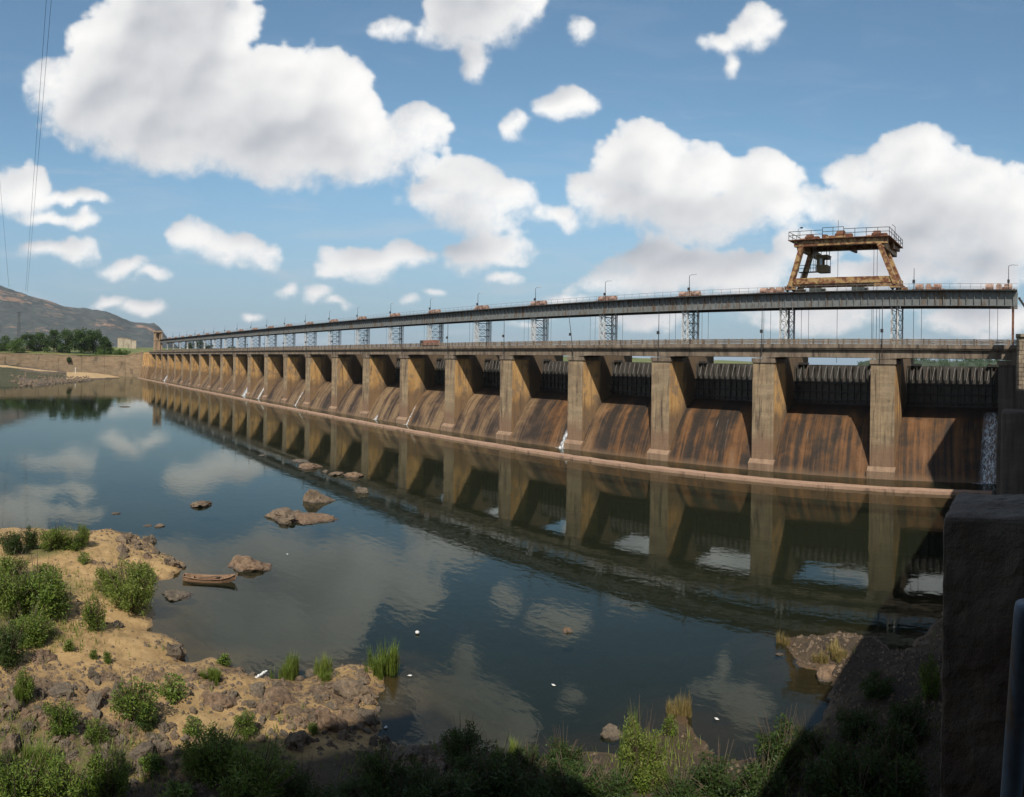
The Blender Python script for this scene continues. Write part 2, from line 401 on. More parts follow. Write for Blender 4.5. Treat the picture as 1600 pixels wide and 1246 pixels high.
# wood of the boat
m, n, b, o = mat('boat_wood')
p = n.new('ShaderNodeTexCoord').outputs['Object']
g = n.noise(n.vmath('MULTIPLY', p, (1.2, 14.0, 14.0)), 1.0, 6, 0.65, 0.5)
n.link(n.ramp(g, [(0.3, (0.065, 0.036, 0.021)), (0.5, (0.175, 0.105, 0.062)), (0.7, (0.26, 0.175, 0.11))]), b.inputs['Base Color'])
bump(n, b, g, 0.4, 0.01)
# rock
def rockmat(name, stops, wet=True):
    m, n, b, o = mat(name)
    p = pos(n)
    a = n.noise(p, 1.7, 8, 0.68, 0.6)
    c = n.ramp(a, stops)
    lum = n.noise(p, 9.0, 5, 0.7)
    c = n.mix(n.maprange(lum, 0.35, 0.6, 0.6, 0), c, (0.05, 0.042, 0.036))
    if wet:
        z = n.math('MULTIPLY_ADD', n.noise(p, 3.0, 3), 0.12, n.sep(p)[2])
        w = n.maprange(z, 0.20, 0.10)
        c = n.mix(n.math('MULTIPLY', w, 0.75), c, (0.035, 0.028, 0.022))
        n.link(n.maprange(w, 0, 1, 0.9, 0.35), b.inputs['Roughness'])
    n.link(c, b.inputs['Base Color'])
    bump(n, b, n.noise(p, 5.0, 8, 0.72), 0.8, 0.10)
rockmat('rock', [(0.3, (0.05, 0.037, 0.025)), (0.5, (0.135, 0.097, 0.062)), (0.68, (0.21, 0.155, 0.10))])
rockmat('rock_brown', [(0.3, (0.06, 0.039, 0.024)), (0.5, (0.155, 0.10, 0.06)), (0.7, (0.23, 0.155, 0.095))])
rockmat('rock_grey', [(0.3, (0.045, 0.036, 0.025)), (0.5, (0.105, 0.083, 0.057)), (0.7, (0.175, 0.14, 0.098))])
# foliage
def leafmat(name, cols, trans=0.35):
    m, n, b, o = mat(name)
    rn = n.new('ShaderNodeNewGeometry').outputs['Random Per Island']
    oi = n.new('ShaderNodeObjectInfo').outputs['Random']
    k = n.math('ADD', n.math('MULTIPLY', rn, 0.75), n.math('MULTIPLY', oi, 0.25))
    c = n.ramp(k, [(i / (len(cols) - 1), q) for i, q in enumerate(cols)])
    n.link(c, b.inputs['Base Color']); b.inputs['Roughness'].default_value = 0.55
    t = n.new('ShaderNodeBsdfTranslucent'); n.link(n.mix(0.5, c, (0.14, 0.17, 0.03)), t.inputs['Color'])
    mx = n.new('ShaderNodeMixShader'); mx.inputs[0].default_value = trans
    n.link(b.outputs[0], mx.inputs[1]); n.link(t.outputs[0], mx.inputs[2]); n.link(mx.outputs[0], o.inputs['Surface'])
leafmat('leaf', [(0.024, 0.048, 0.007), (0.058, 0.102, 0.013), (0.100, 0.158, 0.020), (0.150, 0.205, 0.036), (0.19, 0.18, 0.055)])
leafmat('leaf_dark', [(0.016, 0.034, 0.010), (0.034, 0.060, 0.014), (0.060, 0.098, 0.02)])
leafmat('grass_green', [(0.045, 0.078, 0.013), (0.10, 0.148, 0.022), (0.16, 0.205, 0.036), (0.20, 0.20, 0.065)])
leafmat('grass_dry', [(0.16, 0.11, 0.05), (0.28, 0.19, 0.085), (0.22, 0.20, 0.06), (0.34, 0.24, 0.12)])
leafmat('tree_leaf', [(0.020, 0.044, 0.014), (0.040, 0.075, 0.020), (0.066, 0.11, 0.028)])
leafmat('tree_light', [(0.045, 0.085, 0.018), (0.075, 0.13, 0.028), (0.11, 0.17, 0.04)])
m, n, b, o = mat('bark'); b.inputs['Base Color'].default_value = (0.09, 0.065, 0.045, 1)
# ground of the near shore: sand, rubble, silt and painted bank shade by the masks stored on the mesh
m, n, b, o = mat('shore')
p = pos(n)
at = n.new('ShaderNodeAttribute'); at.attribute_name = 'ground'
rk, bank_shade, gv = n.sep(at.outputs['Vector'])
nz = n.noise(p, 1.1, 6, 0.65, 0.5)
fine = n.noise(p, 9.0, 5, 0.7)
sand = n.ramp(n.math('MULTIPLY_ADD', n.math('SUBTRACT', fine, 0.5), 0.5, nz), [(0.3, (0.175, 0.112, 0.048)), (0.55, (0.295, 0.195, 0.086)), (0.75, (0.36, 0.25, 0.12))])
rub = n.ramp(n.noise(p, 3.3, 8, 0.75, 0.8), [(0.32, (0.028, 0.021, 0.015)), (0.48, (0.105, 0.070, 0.043)), (0.62, (0.165, 0.115, 0.074)), (0.75, (0.075, 0.058, 0.042))])
kr = n.maprange(n.math('MULTIPLY_ADD', n.math('SUBTRACT', nz, 0.5), 1.9, rk), 0.62, 0.95, 0, 1, True)
c = n.mix(kr, sand, rub)
grn = n.ramp(fine, [(0.35, (0.03, 0.04, 0.012)), (0.65, (0.09, 0.10, 0.03))])
c = n.mix(n.maprange(n.math('MULTIPLY_ADD', n.math('SUBTRACT', fine, 0.5), 1.2, gv), 0.45, 0.75, 0, 0.8, True), c, grn)
z = n.sep(p)[2]
zz = n.math('MULTIPLY_ADD', n.math('SUBTRACT', nz, 0.5), 0.3, z)
c = n.mix(n.maprange(n.math('MULTIPLY_ADD', n.math('SUBTRACT', nz, 0.5), 0.9, bank_shade), 0.3, 0.65, 0, 0.9, True), c, n.ramp(fine, [(0.35, (0.014, 0.011, 0.009)), (0.65, (0.055, 0.042, 0.030))]))  # shade of the right bank put into the ground colour
wet = n.maprange(zz, 0.16, 0.02, 0, 1, True)
c = n.mix(n.math('MULTIPLY', wet, 0.55), c, (0.10, 0.062, 0.032))
silt = n.maprange(zz, -0.15, -0.9, 0, 1)
c = n.mix(silt, c, (0.028, 0.030, 0.022))
n.link(c, b.inputs['Base Color']); n.link(n.maprange(wet, 0, 1, 0.95, 0.5), b.inputs['Roughness'])
bump(n, b, n.math('ADD', n.noise(p, 2.5, 8, 0.7), n.math('MULTIPLY', n.math('MULTIPLY', kr, fine), 1.5)), 0.7, 0.10)
# far ground
m, n, b, o = mat('land')
p = pos(n)
n.link(n.ramp(n.noise(p, 0.05, 8, 0.7), [(0.35, (0.05, 0.075, 0.02)), (0.5, (0.09, 0.11, 0.03)), (0.65, (0.17, 0.14, 0.06))]), b.inputs['Base Color'])
m, n, b, o = mat('far_forest')
p = pos(n)
n.link(n.ramp(n.noise(p, 0.05, 8, 0.7), [(0.35, (0.018, 0.030, 0.014)), (0.65, (0.045, 0.060, 0.026))]), b.inputs['Base Color'])
m, n, b, o = mat('green_field')
p = pos(n)
n.link(n.ramp(n.noise(p, 0.15, 8, 0.7), [(0.35, (0.05, 0.11, 0.015)), (0.65, (0.11, 0.19, 0.03))]), b.inputs['Base Color'])
m, n, b, o = mat('far_bank')
p = pos(n)
q = n.noise(p, 0.09, 8, 0.72, 0.5); q2 = n.noise(p, 0.7, 6, 0.7)
at = n.new('ShaderNodeAttribute'); at.attribute_name = 'ground'
ga, sa_, ra_ = n.sep(at.outputs['Vector'])
rubf = n.ramp(q2, [(0.35, (0.035, 0.028, 0.022)), (0.55, (0.12, 0.088, 0.062)), (0.7, (0.19, 0.145, 0.105))])
grf = n.ramp(q2, [(0.35, (0.022, 0.026, 0.012)), (0.65, (0.070, 0.066, 0.030))])
c = n.mix(n.maprange(n.math('MULTIPLY_ADD', n.math('SUBTRACT', q, 0.5), 1.5, ga), 0.4, 0.6, 0, 1, True), rubf, grf)
c = n.mix(n.maprange(n.math('MULTIPLY_ADD', n.math('SUBTRACT', q, 0.5), 0.6, sa_), 0.42, 0.58, 0, 1, True), c, (0.36, 0.25, 0.13))
n.link(c, b.inputs['Base Color'])
bump(n, b, q2, 1.0, 0.6)
# hill
m, n, b, o = mat('hill')
p = pos(n)
ph = n.vmath('MULTIPLY', p, (1, 1, 1.6))
q = n.noise(ph, 0.0042, 8, 0.68, 0.6); q2 = n.noise(ph, 0.022, 8, 0.75, 0.5)
hazy_veg = n.ramp(q2, [(0.35, (0.034, 0.043, 0.044)), (0.55, (0.060, 0.070, 0.066)), (0.7, (0.095, 0.092, 0.082))])  # distance haze mixed into the vegetation colour as bluish grey
rok = n.ramp(q2, [(0.35, (0.13, 0.085, 0.062)), (0.6, (0.30, 0.185, 0.125))])
hz = n.sep(p)[2]
kk = n.math('MULTIPLY_ADD', n.math('SUBTRACT', q2, 0.5), 0.6, q)
kk = n.math('MULTIPLY_ADD', n.maprange(hz, 30, 230), 0.13, kk)
n.link(n.mix(n.maprange(kk, 0.65, 0.78, 0, 0.8, True), hazy_veg, rok), b.inputs['Base Color'])
bump(n, b, q2, 1.0, 12.0)
# water
m = bpy.data.materials.new('water'); m.use_nodes = True; MATS['water'] = m
m.node_tree.nodes.clear(); n = NT(m.node_tree); o = n.new('ShaderNodeOutputMaterial')
p = pos(n)
w1 = n.noise(n.vmath('MULTIPLY', p, (1.0, 1.7, 1)), 0.9, 3, 0.5, 0.2)
w2 = n.noise(n.vmath('MULTIPLY', p, (1.0, 1.6, 1)), 0.18, 2, 0.5)
calm = n.maprange(n.noise(p, 0.025, 3, 0.5), 0.38, 0.62, 0.35, 1.0)
hh = n.math('MULTIPLY', n.math('MULTIPLY_ADD', w2, 1.6, w1), calm)
bu = n.new('ShaderNodeBump'); bu.inputs['Strength'].default_value = 0.16; bu.inputs['Distance'].default_value = 0.06
n.link(hh, bu.inputs['Height'])
gl = n.new('ShaderNodeBsdfGlossy'); gl.inputs['Roughness'].default_value = 0.02; gl.inputs['Color'].default_value = (0.84, 0.90, 0.87, 1); n.link(bu.outputs[0], gl.inputs['Normal'])
tr = n.new('ShaderNodeBsdfTransparent'); tr.inputs['Color'].default_value = (0.80, 0.78, 0.66, 1)
df = n.new('ShaderNodeBsdfDiffuse'); df.inputs['Color'].default_value = (0.009, 0.014, 0.008, 1)
mu = n.new('ShaderNodeMixShader'); mu.inputs[0].default_value = 0.42
n.link(tr.outputs[0], mu.inputs[1]); n.link(df.outputs[0], mu.inputs[2])
fr = n.new('ShaderNodeFresnel'); fr.inputs['IOR'].default_value = 1.333; n.link(bu.outputs[0], fr.inputs['Normal'])
mx = n.new('ShaderNodeMixShader'); n.link(fr.outputs[0], mx.inputs[0]); n.link(mu.outputs[0], mx.inputs[1]); n.link(gl.outputs[0], mx.inputs[2])
n.link(mx.outputs[0], o.inputs['Surface'])
# bed under the deep water
m, n, b, o = mat('lake_bed'); b.inputs['Base Color'].default_value = (0.028, 0.030, 0.022, 1)
# falling water: streaks of foam over the concrete
m, n, b, o = mat('white_water')
p = pos(n); ps = n.sep(p)
f = n.noise(n.combine(n.math('MULTIPLY', ps[0], 2.6), n.math('MULTIPLY', ps[1], 0.7), n.math('MULTIPLY', ps[2], 1.1)), 1.6, 6, 0.72, 0.8)
b.inputs['Base Color'].default_value = (0.80, 0.84, 0.86, 1); b.inputs['Roughness'].default_value = 0.4
tr = n.new('ShaderNodeBsdfTransparent'); mx = n.new('ShaderNodeMixShader')
ed = n.new('ShaderNodeAttribute'); ed.attribute_name = 'edge'
n.link(n.math('MULTIPLY', n.maprange(f, 0.40, 0.64, 0.08, 0.8, True), ed.outputs['Fac']), mx.inputs[0]); n.link(tr.outputs[0], mx.inputs[1]); n.link(b.outputs[0], mx.inputs[2])
n.link(mx.outputs[0], o.inputs['Surface'])
bump(n, b, f, 0.6, 0.08)

# ------------------------------------------------------------------ mesh helpers
class MB:
    def __init__(s): s.v = []; s.f = []; s.m = []
    def add(s, vs, fs, mi=0):
        k = len(s.v); s.v += [tuple(q) for q in vs]; s.f += [tuple(i + k for i in f) for f in fs]
        s.m += (mi if isinstance(mi, list) else [mi] * len(fs)); return s
    def box(s, x0, x1, y0, y1, z0, z1, mi=0):
        return s.add([(x0,y0,z0),(x1,y0,z0),(x1,y1,z0),(x0,y1,z0),(x0,y0,z1),(x1,y0,z1),(x1,y1,z1),(x0,y1,z1)],
                     [(0,3,2,1),(4,5,6,7),(0,1,5,4),(1,2,6,5),(2,3,7,6),(3,0,4,7)], mi)
    def prism(s, prof, x0, x1, mi=0):
        """profile in (y, z), counter-clockwise seen from +x"""
        k = len(prof)
        vs = [(x0, y, z) for y, z in prof] + [(x1, y, z) for y, z in prof]
        fs = [tuple(range(k))[::-1], tuple(range(k, 2 * k))] + [(i, (i + 1) % k, k + (i + 1) % k, k + i) for i in range(k)]
        return s.add(vs, fs, mi)
    def bar(s, p, q, w, h=None, mi=0, up=(0, 0, 1)):
        h = w if h is None else h
        p = Vector(p); q = Vector(q); d = (q - p).normalized(); u = Vector(up)
        if abs(d.dot(u)) > 0.98: u = Vector((0, 1, 0))
        a = d.cross(u).normalized() * (w / 2); c = a.cross(d).normalized() * (h / 2)
        vs = [p - a - c, p + a - c, p + a + c, p - a + c, q - a - c, q + a - c, q + a + c, q - a + c]
        return s.add(vs, [(0,3,2,1),(4,5,6,7),(0,1,5,4),(1,2,6,5),(2,3,7,6),(3,0,4,7)], mi)
    def tube(s, pts, r, k=8, mi=0, cap=True):
        pts = [Vector(q) for q in pts]; rs = r if hasattr(r, '__len__') else [r] * len(pts)
        base = len(s.v); rings = []
        for i, q in enumerate(pts):
            d = (pts[min(i + 1, len(pts) - 1)] - pts[max(i - 1, 0)]).normalized()
            u = Vector((0, 0, 1)) if abs(d.z) < 0.95 else Vector((1, 0, 0))
            a = d.cross(u).normalized(); c = a.cross(d)
            rings.append([q + (a * math.cos(t) + c * math.sin(t)) * rs[i] for t in [2 * math.pi * j / k for j in range(k)]])
        vs = [w for rg in rings for w in rg]; fs = []
        for i in range(len(pts) - 1):
            for j in range(k):
                fs.append((i * k + j, i * k + (j + 1) % k, (i + 1) * k + (j + 1) % k, (i + 1) * k + j))
        if cap: fs += [tuple(range(k))[::-1], tuple(range((len(pts) - 1) * k, len(pts) * k))]
        return s.add(vs, fs, mi)
    def mesh(s, name, *mats, smooth=False):
        me = bpy.data.meshes.new(name); me.from_pydata(s.v, [], s.f)
        for q in mats: me.materials.append(MATS[q])
        if len(mats) > 1: me.polygons.foreach_set('material_index', s.m)
        if smooth: me.polygons.foreach_set('use_smooth', [True] * len(s.f))
        me.update(); return me

def obj(name, me, parent=None, loc=None, rot=None, scale=None, label=None):
    o = bpy.data.objects.new(name, me); COL.objects.link(o)
    if parent is not None: o.parent = parent
    if loc is not None: o.location = loc
    if rot is not None: o.rotation_euler = rot
    if scale is not None: o.scale = scale if hasattr(scale, '__len__') else (scale,) * 3
    if label: o['label'] = label
    return o
def tag(o, label, cat, group=None):
    o['label'] = label; o['category'] = cat
    if group: o['group'] = group
    return o
def thing(name, label, cat, loc=(0, 0, 0), group=None, rotz=0, scale=None):
    o = obj(name, None, None, loc, (0, 0, rotz), scale)
    o.empty_display_size = 0.3
    return tag(o, label, cat, group)
def structure(o, kind='structure'): o['kind'] = kind; return o
ORD = ['first','second','third','fourth','fifth','sixth','seventh','eighth','ninth','tenth','eleventh','twelfth','thirteenth','fourteenth','fifteenth',
       'sixteenth','seventeenth','eighteenth','nineteenth','twentieth','twenty-first','twenty-second','twenty-third','twenty-fourth','twenty-fifth']
def bevel(o, w, seg=2):
    md = o.modifiers.new('bevel', 'BEVEL'); md.width = w; md.segments = seg; md.limit_method = 'ANGLE'
    return o

# ================================================================== SETTING
NB = 24                      # bays
PITCH, PW = 19.2, 3.7
XR = -4.2                    # right end of the first bay
def XP(i): return -23.07 - PITCH * i      # left face of pier i
XL = XP(NB - 1) + PW         # right face of the left abutment
YF = 92.0                    # front faces of the piers

# water, in the river and above the dam
mb = MB(); mb.add([(-900,-700,0),(700,-700,0),(700,107,0),(-900,107,0)], [(0,1,2,3)])
structure(obj('water', mb.mesh('water', 'water')))
mb = MB(); mb.add([(-900,-700,-3.2),(700,-700,-3.2),(700,120,-3.2),(-900,120,-3.2)], [(0,1,2,3)])
structure(obj('river_bed', mb.mesh('river_bed', 'lake_bed')))
mb = MB(); mb.add([(-700,105.5,13.2),(900,105.5,13.2),(900,2400,13.2),(-700,2400,13.2)], [(0,1,2,3)])
structure(obj('reservoir_water', mb.mesh('reservoir_water', 'water')))
mb = MB(); mb.add([(-700,106,12.0),(900,106,12.0),(900,2500,12.0),(-700,2500,12.0)], [(0,1,2,3)])
structure(obj('reservoir_bed', mb.mesh('reservoir_bed', 'lake_bed')))

# near shore ------------------------------------------------------
SHORE = [(-40,826),(0,826),(60,826),(130,832),(170,832),(205,838),(228,852),(250,866),(285,882),(288,892),(262,905),(240,908),(236,925),(243,950),(236,972),
 (232,985),(262,990),(276,1002),(284,1025),(284,1042),(300,1036),(330,1028),(352,1036),(372,1052),(400,1066),(432,1066),(470,1070),(512,1050),(545,1040),
 (590,1048),(600,1062),(588,1088),(580,1115),(576,1150),(600,1172),(640,1172),(680,1165),(720,1175),(780,1192),(840,1195),(880,1188),(930,1178),(975,1180),
 (1010,1165),(1040,1125),(1065,1115),(1085,1135),(1090,1180),(1130,1195),(1180,1190),(1230,1170),(1290,1130),(1310,1100),(1305,1060),(1270,1040),(1235,1015),
 (1225,998),(1260,998),(1310,992),(1370,995),(1390,1020),(1440,1020),(1450,990),(1490,940)]
poly = [tuple(G(x, y)[:2]) for x, y in SHORE]
poly += [(9, poly[-1][1]), (9, -30), (-95, -30), (-95, poly[0][1])]
PA = np.array(poly)
def shore_sd(x, y):
    """signed distance to the waterline: positive on land (arrays)"""
    d2 = np.full(x.shape, 1e9); ins = np.zeros(x.shape, bool)
    k = len(PA)
    for i in range(k):
        ax, ay = PA[i]; bx, by = PA[(i + 1) % k]
        ex, ey = bx - ax, by - ay; L2 = ex * ex + ey * ey + 1e-9
        t = np.clip(((x - ax) * ex + (y - ay) * ey) / L2, 0, 1)
        d2 = np.minimum(d2, (x - ax - t * ex) ** 2 + (y - ay - t * ey) ** 2)
        c = ((ay > y) != (by > y)) & (x < (bx - ax) * (y - ay) / (by - ay + 1e-12) + ax)
        ins ^= c
    return np.where(ins, 1, -1) * np.sqrt(d2)
rng = np.random.default_rng(3)
def vnoise(x, y, s, seed=0):
    r_ = np.random.default_rng(seed).random((256, 256))
    X = x / s + 1000; Y = y / s + 1000
    xi = np.floor(X).astype(int); yi = np.floor(Y).astype(int); fx = X - xi; fy = Y - yi
    fx = fx * fx * (3 - 2 * fx); fy = fy * fy * (3 - 2 * fy)
    q = lambda a, b_: r_[a % 256, b_ % 256]
    return (q(xi, yi) * (1 - fx) + q(xi + 1, yi) * fx) * (1 - fy) + (q(xi, yi + 1) * (1 - fx) + q(xi + 1, yi + 1) * fx) * fy
# rocky ground: discs given by a picture point and a radius in metres
ROCKY = [tuple(G(x, y)[:2]) + (r_,) for x, y, r_ in
 [(160,1090,1.6),(180,1120,1.6),(90,1160,3),(210,1150,1.4),(160,1220,3),(450,1080,2),(600,1240,3),(385,1070,1.5),(150,900,1.2),(250,850,2.4),(230,835,2),(70,1110,3.5),(20,1120,3),(130,1130,2.6),(40,1180,4),(120,1200,3.5),(430,1110,2.6),(500,1090,2.8),(560,1080,2.4),(470,1140,2.4),(540,1140,2.6),(350,1060,2.0),
  (300,1070,2.2),(240,1080,2),(640,1210,3.5),(700,1220,3),(200,1180,2),(250,1220,2.4),(220,860,2.5),(270,870,2),(190,840,2),(1300,1020,3),(1340,1060,4),(1400,1100,4),
  (1350,1180,4),(1450,1060,4),(1250,1220,4),(330,1230,2),(520,1110,2.5),(270,1020,1.4),(330,1085,1.6),(60,1010,1.2)]]
GREEN = [tuple(G(x, y)[:2]) + (r_,) for x, y, r_ in
 [(20,930,5),(60,940,4),(20,1010,4),(60,880,3),(190,940,2.5),(30,1240,4),(150,1240,3),(380,1220,3),(580,1240,3),(760,1230,5),(880,1230,4),(1000,1220,3),(1200,1230,6)]]
def ground(x, y):
    d = shore_sd(x, y)
    n1 = vnoise(x, y, 3.1, 1) - .5; n2 = vnoise(x, y, 1.1, 2) - .5; n3 = vnoise(x, y, 0.45, 3) - .5
    d = d + 0.5 * n2 + 0.25 * n3
    rock = np.zeros(x.shape); gre = np.zeros(x.shape)
    for rx, ry, rr_ in ROCKY: rock = np.maximum(rock, 1 - np.hypot(x - rx, y - ry) / (rr_ * 1.5))
    for rx, ry, rr_ in GREEN: gre = np.maximum(gre, 1 - np.hypot(x - rx, y - ry) / (rr_ * 1.5))
    rock = np.clip(rock, 0, 1)
    land = 0.75 * (1 - np.exp(-np.maximum(d, 0) / 3.0)) + 0.10 * np.maximum(d, 0).clip(0, 6) * 0.5
    bed = -1.9 * (1 - np.exp(-np.maximum(-d, 0) / 7.0)) - 0.01 * np.maximum(-d, 0)
    h = np.where(d > 0, land, bed)
    h = h + np.clip(np.abs(d), 0.1, 1) * (0.22 * n1 + 0.08 * n2)
    h = h + np.where(d > -0.4, 1, 0.3) * rock * (0.28 * np.abs(n1) + 0.30 * np.abs(n2) + 0.30 * np.abs(n3) )
    return h, rock, np.clip(gre, 0, 1), d
nx, ny = 400, 290
gx, gy = np.meshgrid(np.linspace(-92, 8.5, nx), np.linspace(-8, 62, ny), indexing='ij')
gh, grk, ggr, gd = ground(gx, gy)
gh = np.maximum(gh, -3.1)
co = np.stack([gx, gy, gh], -1).reshape(-1, 3)
ii = (np.arange(nx - 1)[:, None] * ny + np.arange(ny - 1)[None]).reshape(-1)
fa = np.stack([ii, ii + ny, ii + ny + 1, ii + 1], -1)
me = bpy.data.meshes.new('shore'); me.from_pydata(co.tolist(), [], fa.tolist())
me.polygons.foreach_set('use_smooth', [True] * len(fa))
ga = me.attributes.new('ground', 'FLOAT_VECTOR', 'POINT')
ga.data.foreach_set('vector', np.stack([grk, np.clip(np.maximum((gx + 24) / 3, np.minimum((gx + 24) / 3, (18.5 - gy) / 3)), 0, 1), ggr], -1).reshape(-1))  # second channel: painted shade of the right bank
me.materials.append(MATS['shore']); me.update()
structure(obj('shore', me))
def gz(x, y):
    return float(ground(np.array([float(x)]), np.array([float(y)]))[0][0])
def on_shore(px, py):
    """where the line of sight meets the shore"""
    p_ = G(px, py, 0.0)
    for _ in range(6):
        z_ = max(gz(p_.x, p_.y), 0.0); p_ = G(px, py, z_)
    return p_

# land on the left bank, hill -------------------------------------
def grid_mesh(name, f, nu, nv, material, attr=None, smooth=True):
    V = []; A = []
    for i in range(nu):
        for j in range(nv):
            q = f(i / (nu - 1), j / (nv - 1)); V.append(q[:3]); A.append(q[3] if len(q) > 3 else (0, 0, 0))
    F_ = [(i * nv + j, (i + 1) * nv + j, (i + 1) * nv + j + 1, i * nv + j + 1) for i in range(nu - 1) for j in range(nv - 1)]
    me = bpy.data.meshes.new(name); me.from_pydata(V, [], F_); me.materials.append(MATS[material])
    if smooth: me.polygons.foreach_set('use_smooth', [True] * len(F_))
    if attr:
        a_ = me.attributes.new(attr, 'FLOAT_VECTOR', 'POINT'); a_.data.foreach_set('vector', [c for q in A for c in q])
    me.update(); return me
HILL = [(-700,470),(-400,440),(-200,430),(-100,440),(0,458),(30,462),(60,468),(100,480),(130,485),(145,487),(165,488),(185,495),(205,504),(225,505),(240,510),(252,520),(262,532),(280,545),(330,551)]
def ridge(px):
    for (a, b_), (c, d_) in zip(HILL, HILL[1:]):
        if a <= px <= c: return b_ + (d_ - b_) * (px - a) / (c - a)
    return 552
def hillf(u, v):
    px = -600 + 930 * u
    t = v * 1.35                     # 0 foot .. 1 ridge .. 1.35 behind
    r_ = 2300 + 1500 * t
    d = ray(px, 556); nn = math.hypot(d.x, d.y); x = d.x / nn * r_; y = d.y / nn * r_
    top_ = zat(px, ridge(px), 3800) - 10
    s = math.sin(min(t, 1) * math.pi / 2) ** 1.25 if t <= 1 else 1 - ((t - 1) / .35) ** 2 * .6
    n_ = mnoise.fractal(Vector((x * .0028, y * .0028, 3.1)), 1.0, 2.1, 6)
    n2 = mnoise.fractal(Vector((x * .012, y * .012, 7.7)), 1.0, 2.1, 4)
    return (x, y, 10 + top_ * s + (n_ * 34 * (1 - abs(t - 1) * .3) + n2 * 5) * min(1, t * 2) * (0.35 if t > .93 else 1) * min(1, top_ / 120))
structure(obj('hill', grid_mesh('hill', hillf, 260, 80, 'hill')))
def landf(u, v):
    x = -501.5 - 2200 * u ** 1.6; y = -500 + 1900 * v
    z = 16.3 + 9 * min(1, max(0, (-501.5 - x) / 190)) + 2 * mnoise.noise(Vector((x * .02, y * .02, 0)))
    if y > 96: z = 13.0 + (z - 13) * min(1, max(0, (-501.5 - x) / 40))
    return (x, y, z)
structure(obj('left_bank_land', grid_mesh('left_bank_land', landf, 60, 60, 'land')))
# rocky grassy bank below the guide wall, with its sand bar
def bankf(u, v):
    px = -120 + 308 * u
    shore_r = [(-120, 300), (0, 322), (60, 330), (100, 372), (130, 395), (150, 425), (188, 470)]
    for (a, b_), (c, d_) in zip(shore_r, shore_r[1:]):
        if a <= px <= c: r0 = b_ + (d_ - b_) * (px - a) / (c - a)
    r1 = 490
    r_ = r0 + (r1 - r0) * v
    x, y = atr(px, r_)
    hb = max(0.9, 9.0 * (1 - max(0, px) / 170))
    n_ = mnoise.fractal(Vector((x * .06, y * .06, 0)), 1.0, 2.0, 5)
    z = -0.5 + hb * v ** 0.8 + 0.8 * n_ * min(1, 4 * v) + (0.6 if v > .04 else 0)
    sand_ = 1.0 if (px > 105 and v > .25) or (.80 < v < .93 and px < 90) else 0.0
    if px > 112 and v > .2: z = -0.1 + 3.4 * math.sin(min(1, (188 - px) / 60) * 1.5) * v ** .9
    gsw = 0.75 if px < 30 else (0.6 if v > .3 and v < .7 else 0.35)
    return (x, y, z, (gsw, sand_, 0))
structure(obj('far_rocky_bank', grid_mesh('far_rocky_bank', bankf, 150, 36, 'far_bank', 'ground')))
# right bank behind the abutment and behind the camera
mb = MB()
mb.box(6.0, 400, -200, 88.5, -1, 14.6)
mb.box(6.0, 400, 108, 900, -1, 15.0)
structure(obj('right_bank_land', mb.mesh('right_bank_land', 'land')))

# ================================================================== THE DAM
# pier: nose block, rear block, cap and footing
PIER_SPREAD = 'concrete piers between the spillway bays'
b1 = MB()
zt = 16.9
vs_ = [(0,0,-2.5),(PW,0,-2.5),(PW,5.3,-2.5),(0,5.3,-2.5),(0,0,zt),(PW,0,zt),(PW,5.3,zt),(0,5.3,zt)]
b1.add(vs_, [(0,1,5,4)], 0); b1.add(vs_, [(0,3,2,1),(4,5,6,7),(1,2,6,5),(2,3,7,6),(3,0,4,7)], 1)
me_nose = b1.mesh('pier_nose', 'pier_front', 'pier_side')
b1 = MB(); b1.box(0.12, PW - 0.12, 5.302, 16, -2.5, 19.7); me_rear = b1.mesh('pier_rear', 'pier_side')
b1 = MB(); b1.box(-0.16, PW + 0.16, -0.16, 5.1, zt + 0.002, 17.6); me_cap = b1.mesh('pier_cap', 'bridge')
b1 = MB(); b1.prism([(-0.75, -2.5), (0.5, -2.5), (0.5, 1.72), (-0.02, 1.72), (-0.75, 1.1)], -0.28, PW + 0.28); me_foot = b1.mesh('pier_footing', 'footing')
b1 = MB(); b1.box(0.9, PW - 0.9, 0.9, 4.6, 17.602, 17.75); me_bear = b1.mesh('bearing', 'dark_steel')
for i in range(NB - 1):
    where = 'beside the near right bay' if i == 0 else ('counted from the right end of the dam')
    t = thing('concrete_pier', f'{ORD[i]} tall stained concrete pier of the dam, {where}', 'pier', (XP(i), YF, 0), PIER_SPREAD)
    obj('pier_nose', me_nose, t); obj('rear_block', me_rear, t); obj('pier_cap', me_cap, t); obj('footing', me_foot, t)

# chutes
PROF = [(-1.5,-1.3),(-0.7,0.0),(0.25,1.6),(1.4,3.5),(2.6,5.25),(4.0,6.95),(5.6,8.4),(7.2,9.5),(8.6,10.15),(10.0,10.34),(15.5,10.3)]
def chute_y(z):
    for (a, b_), (c, d_) in zip(PROF, PROF[1:]):
        if b_ <= z <= d_: return a + (c - a) * (z - b_) / (d_ - b_)
    return 9.5
def chute_z(y):
    for (a, b_), (c, d_) in zip(PROF, PROF[1:]):
        if a <= y <= c: return b_ + (d_ - b_) * (y - a) / (c - a)
    return 10.3
BW = PITCH - PW
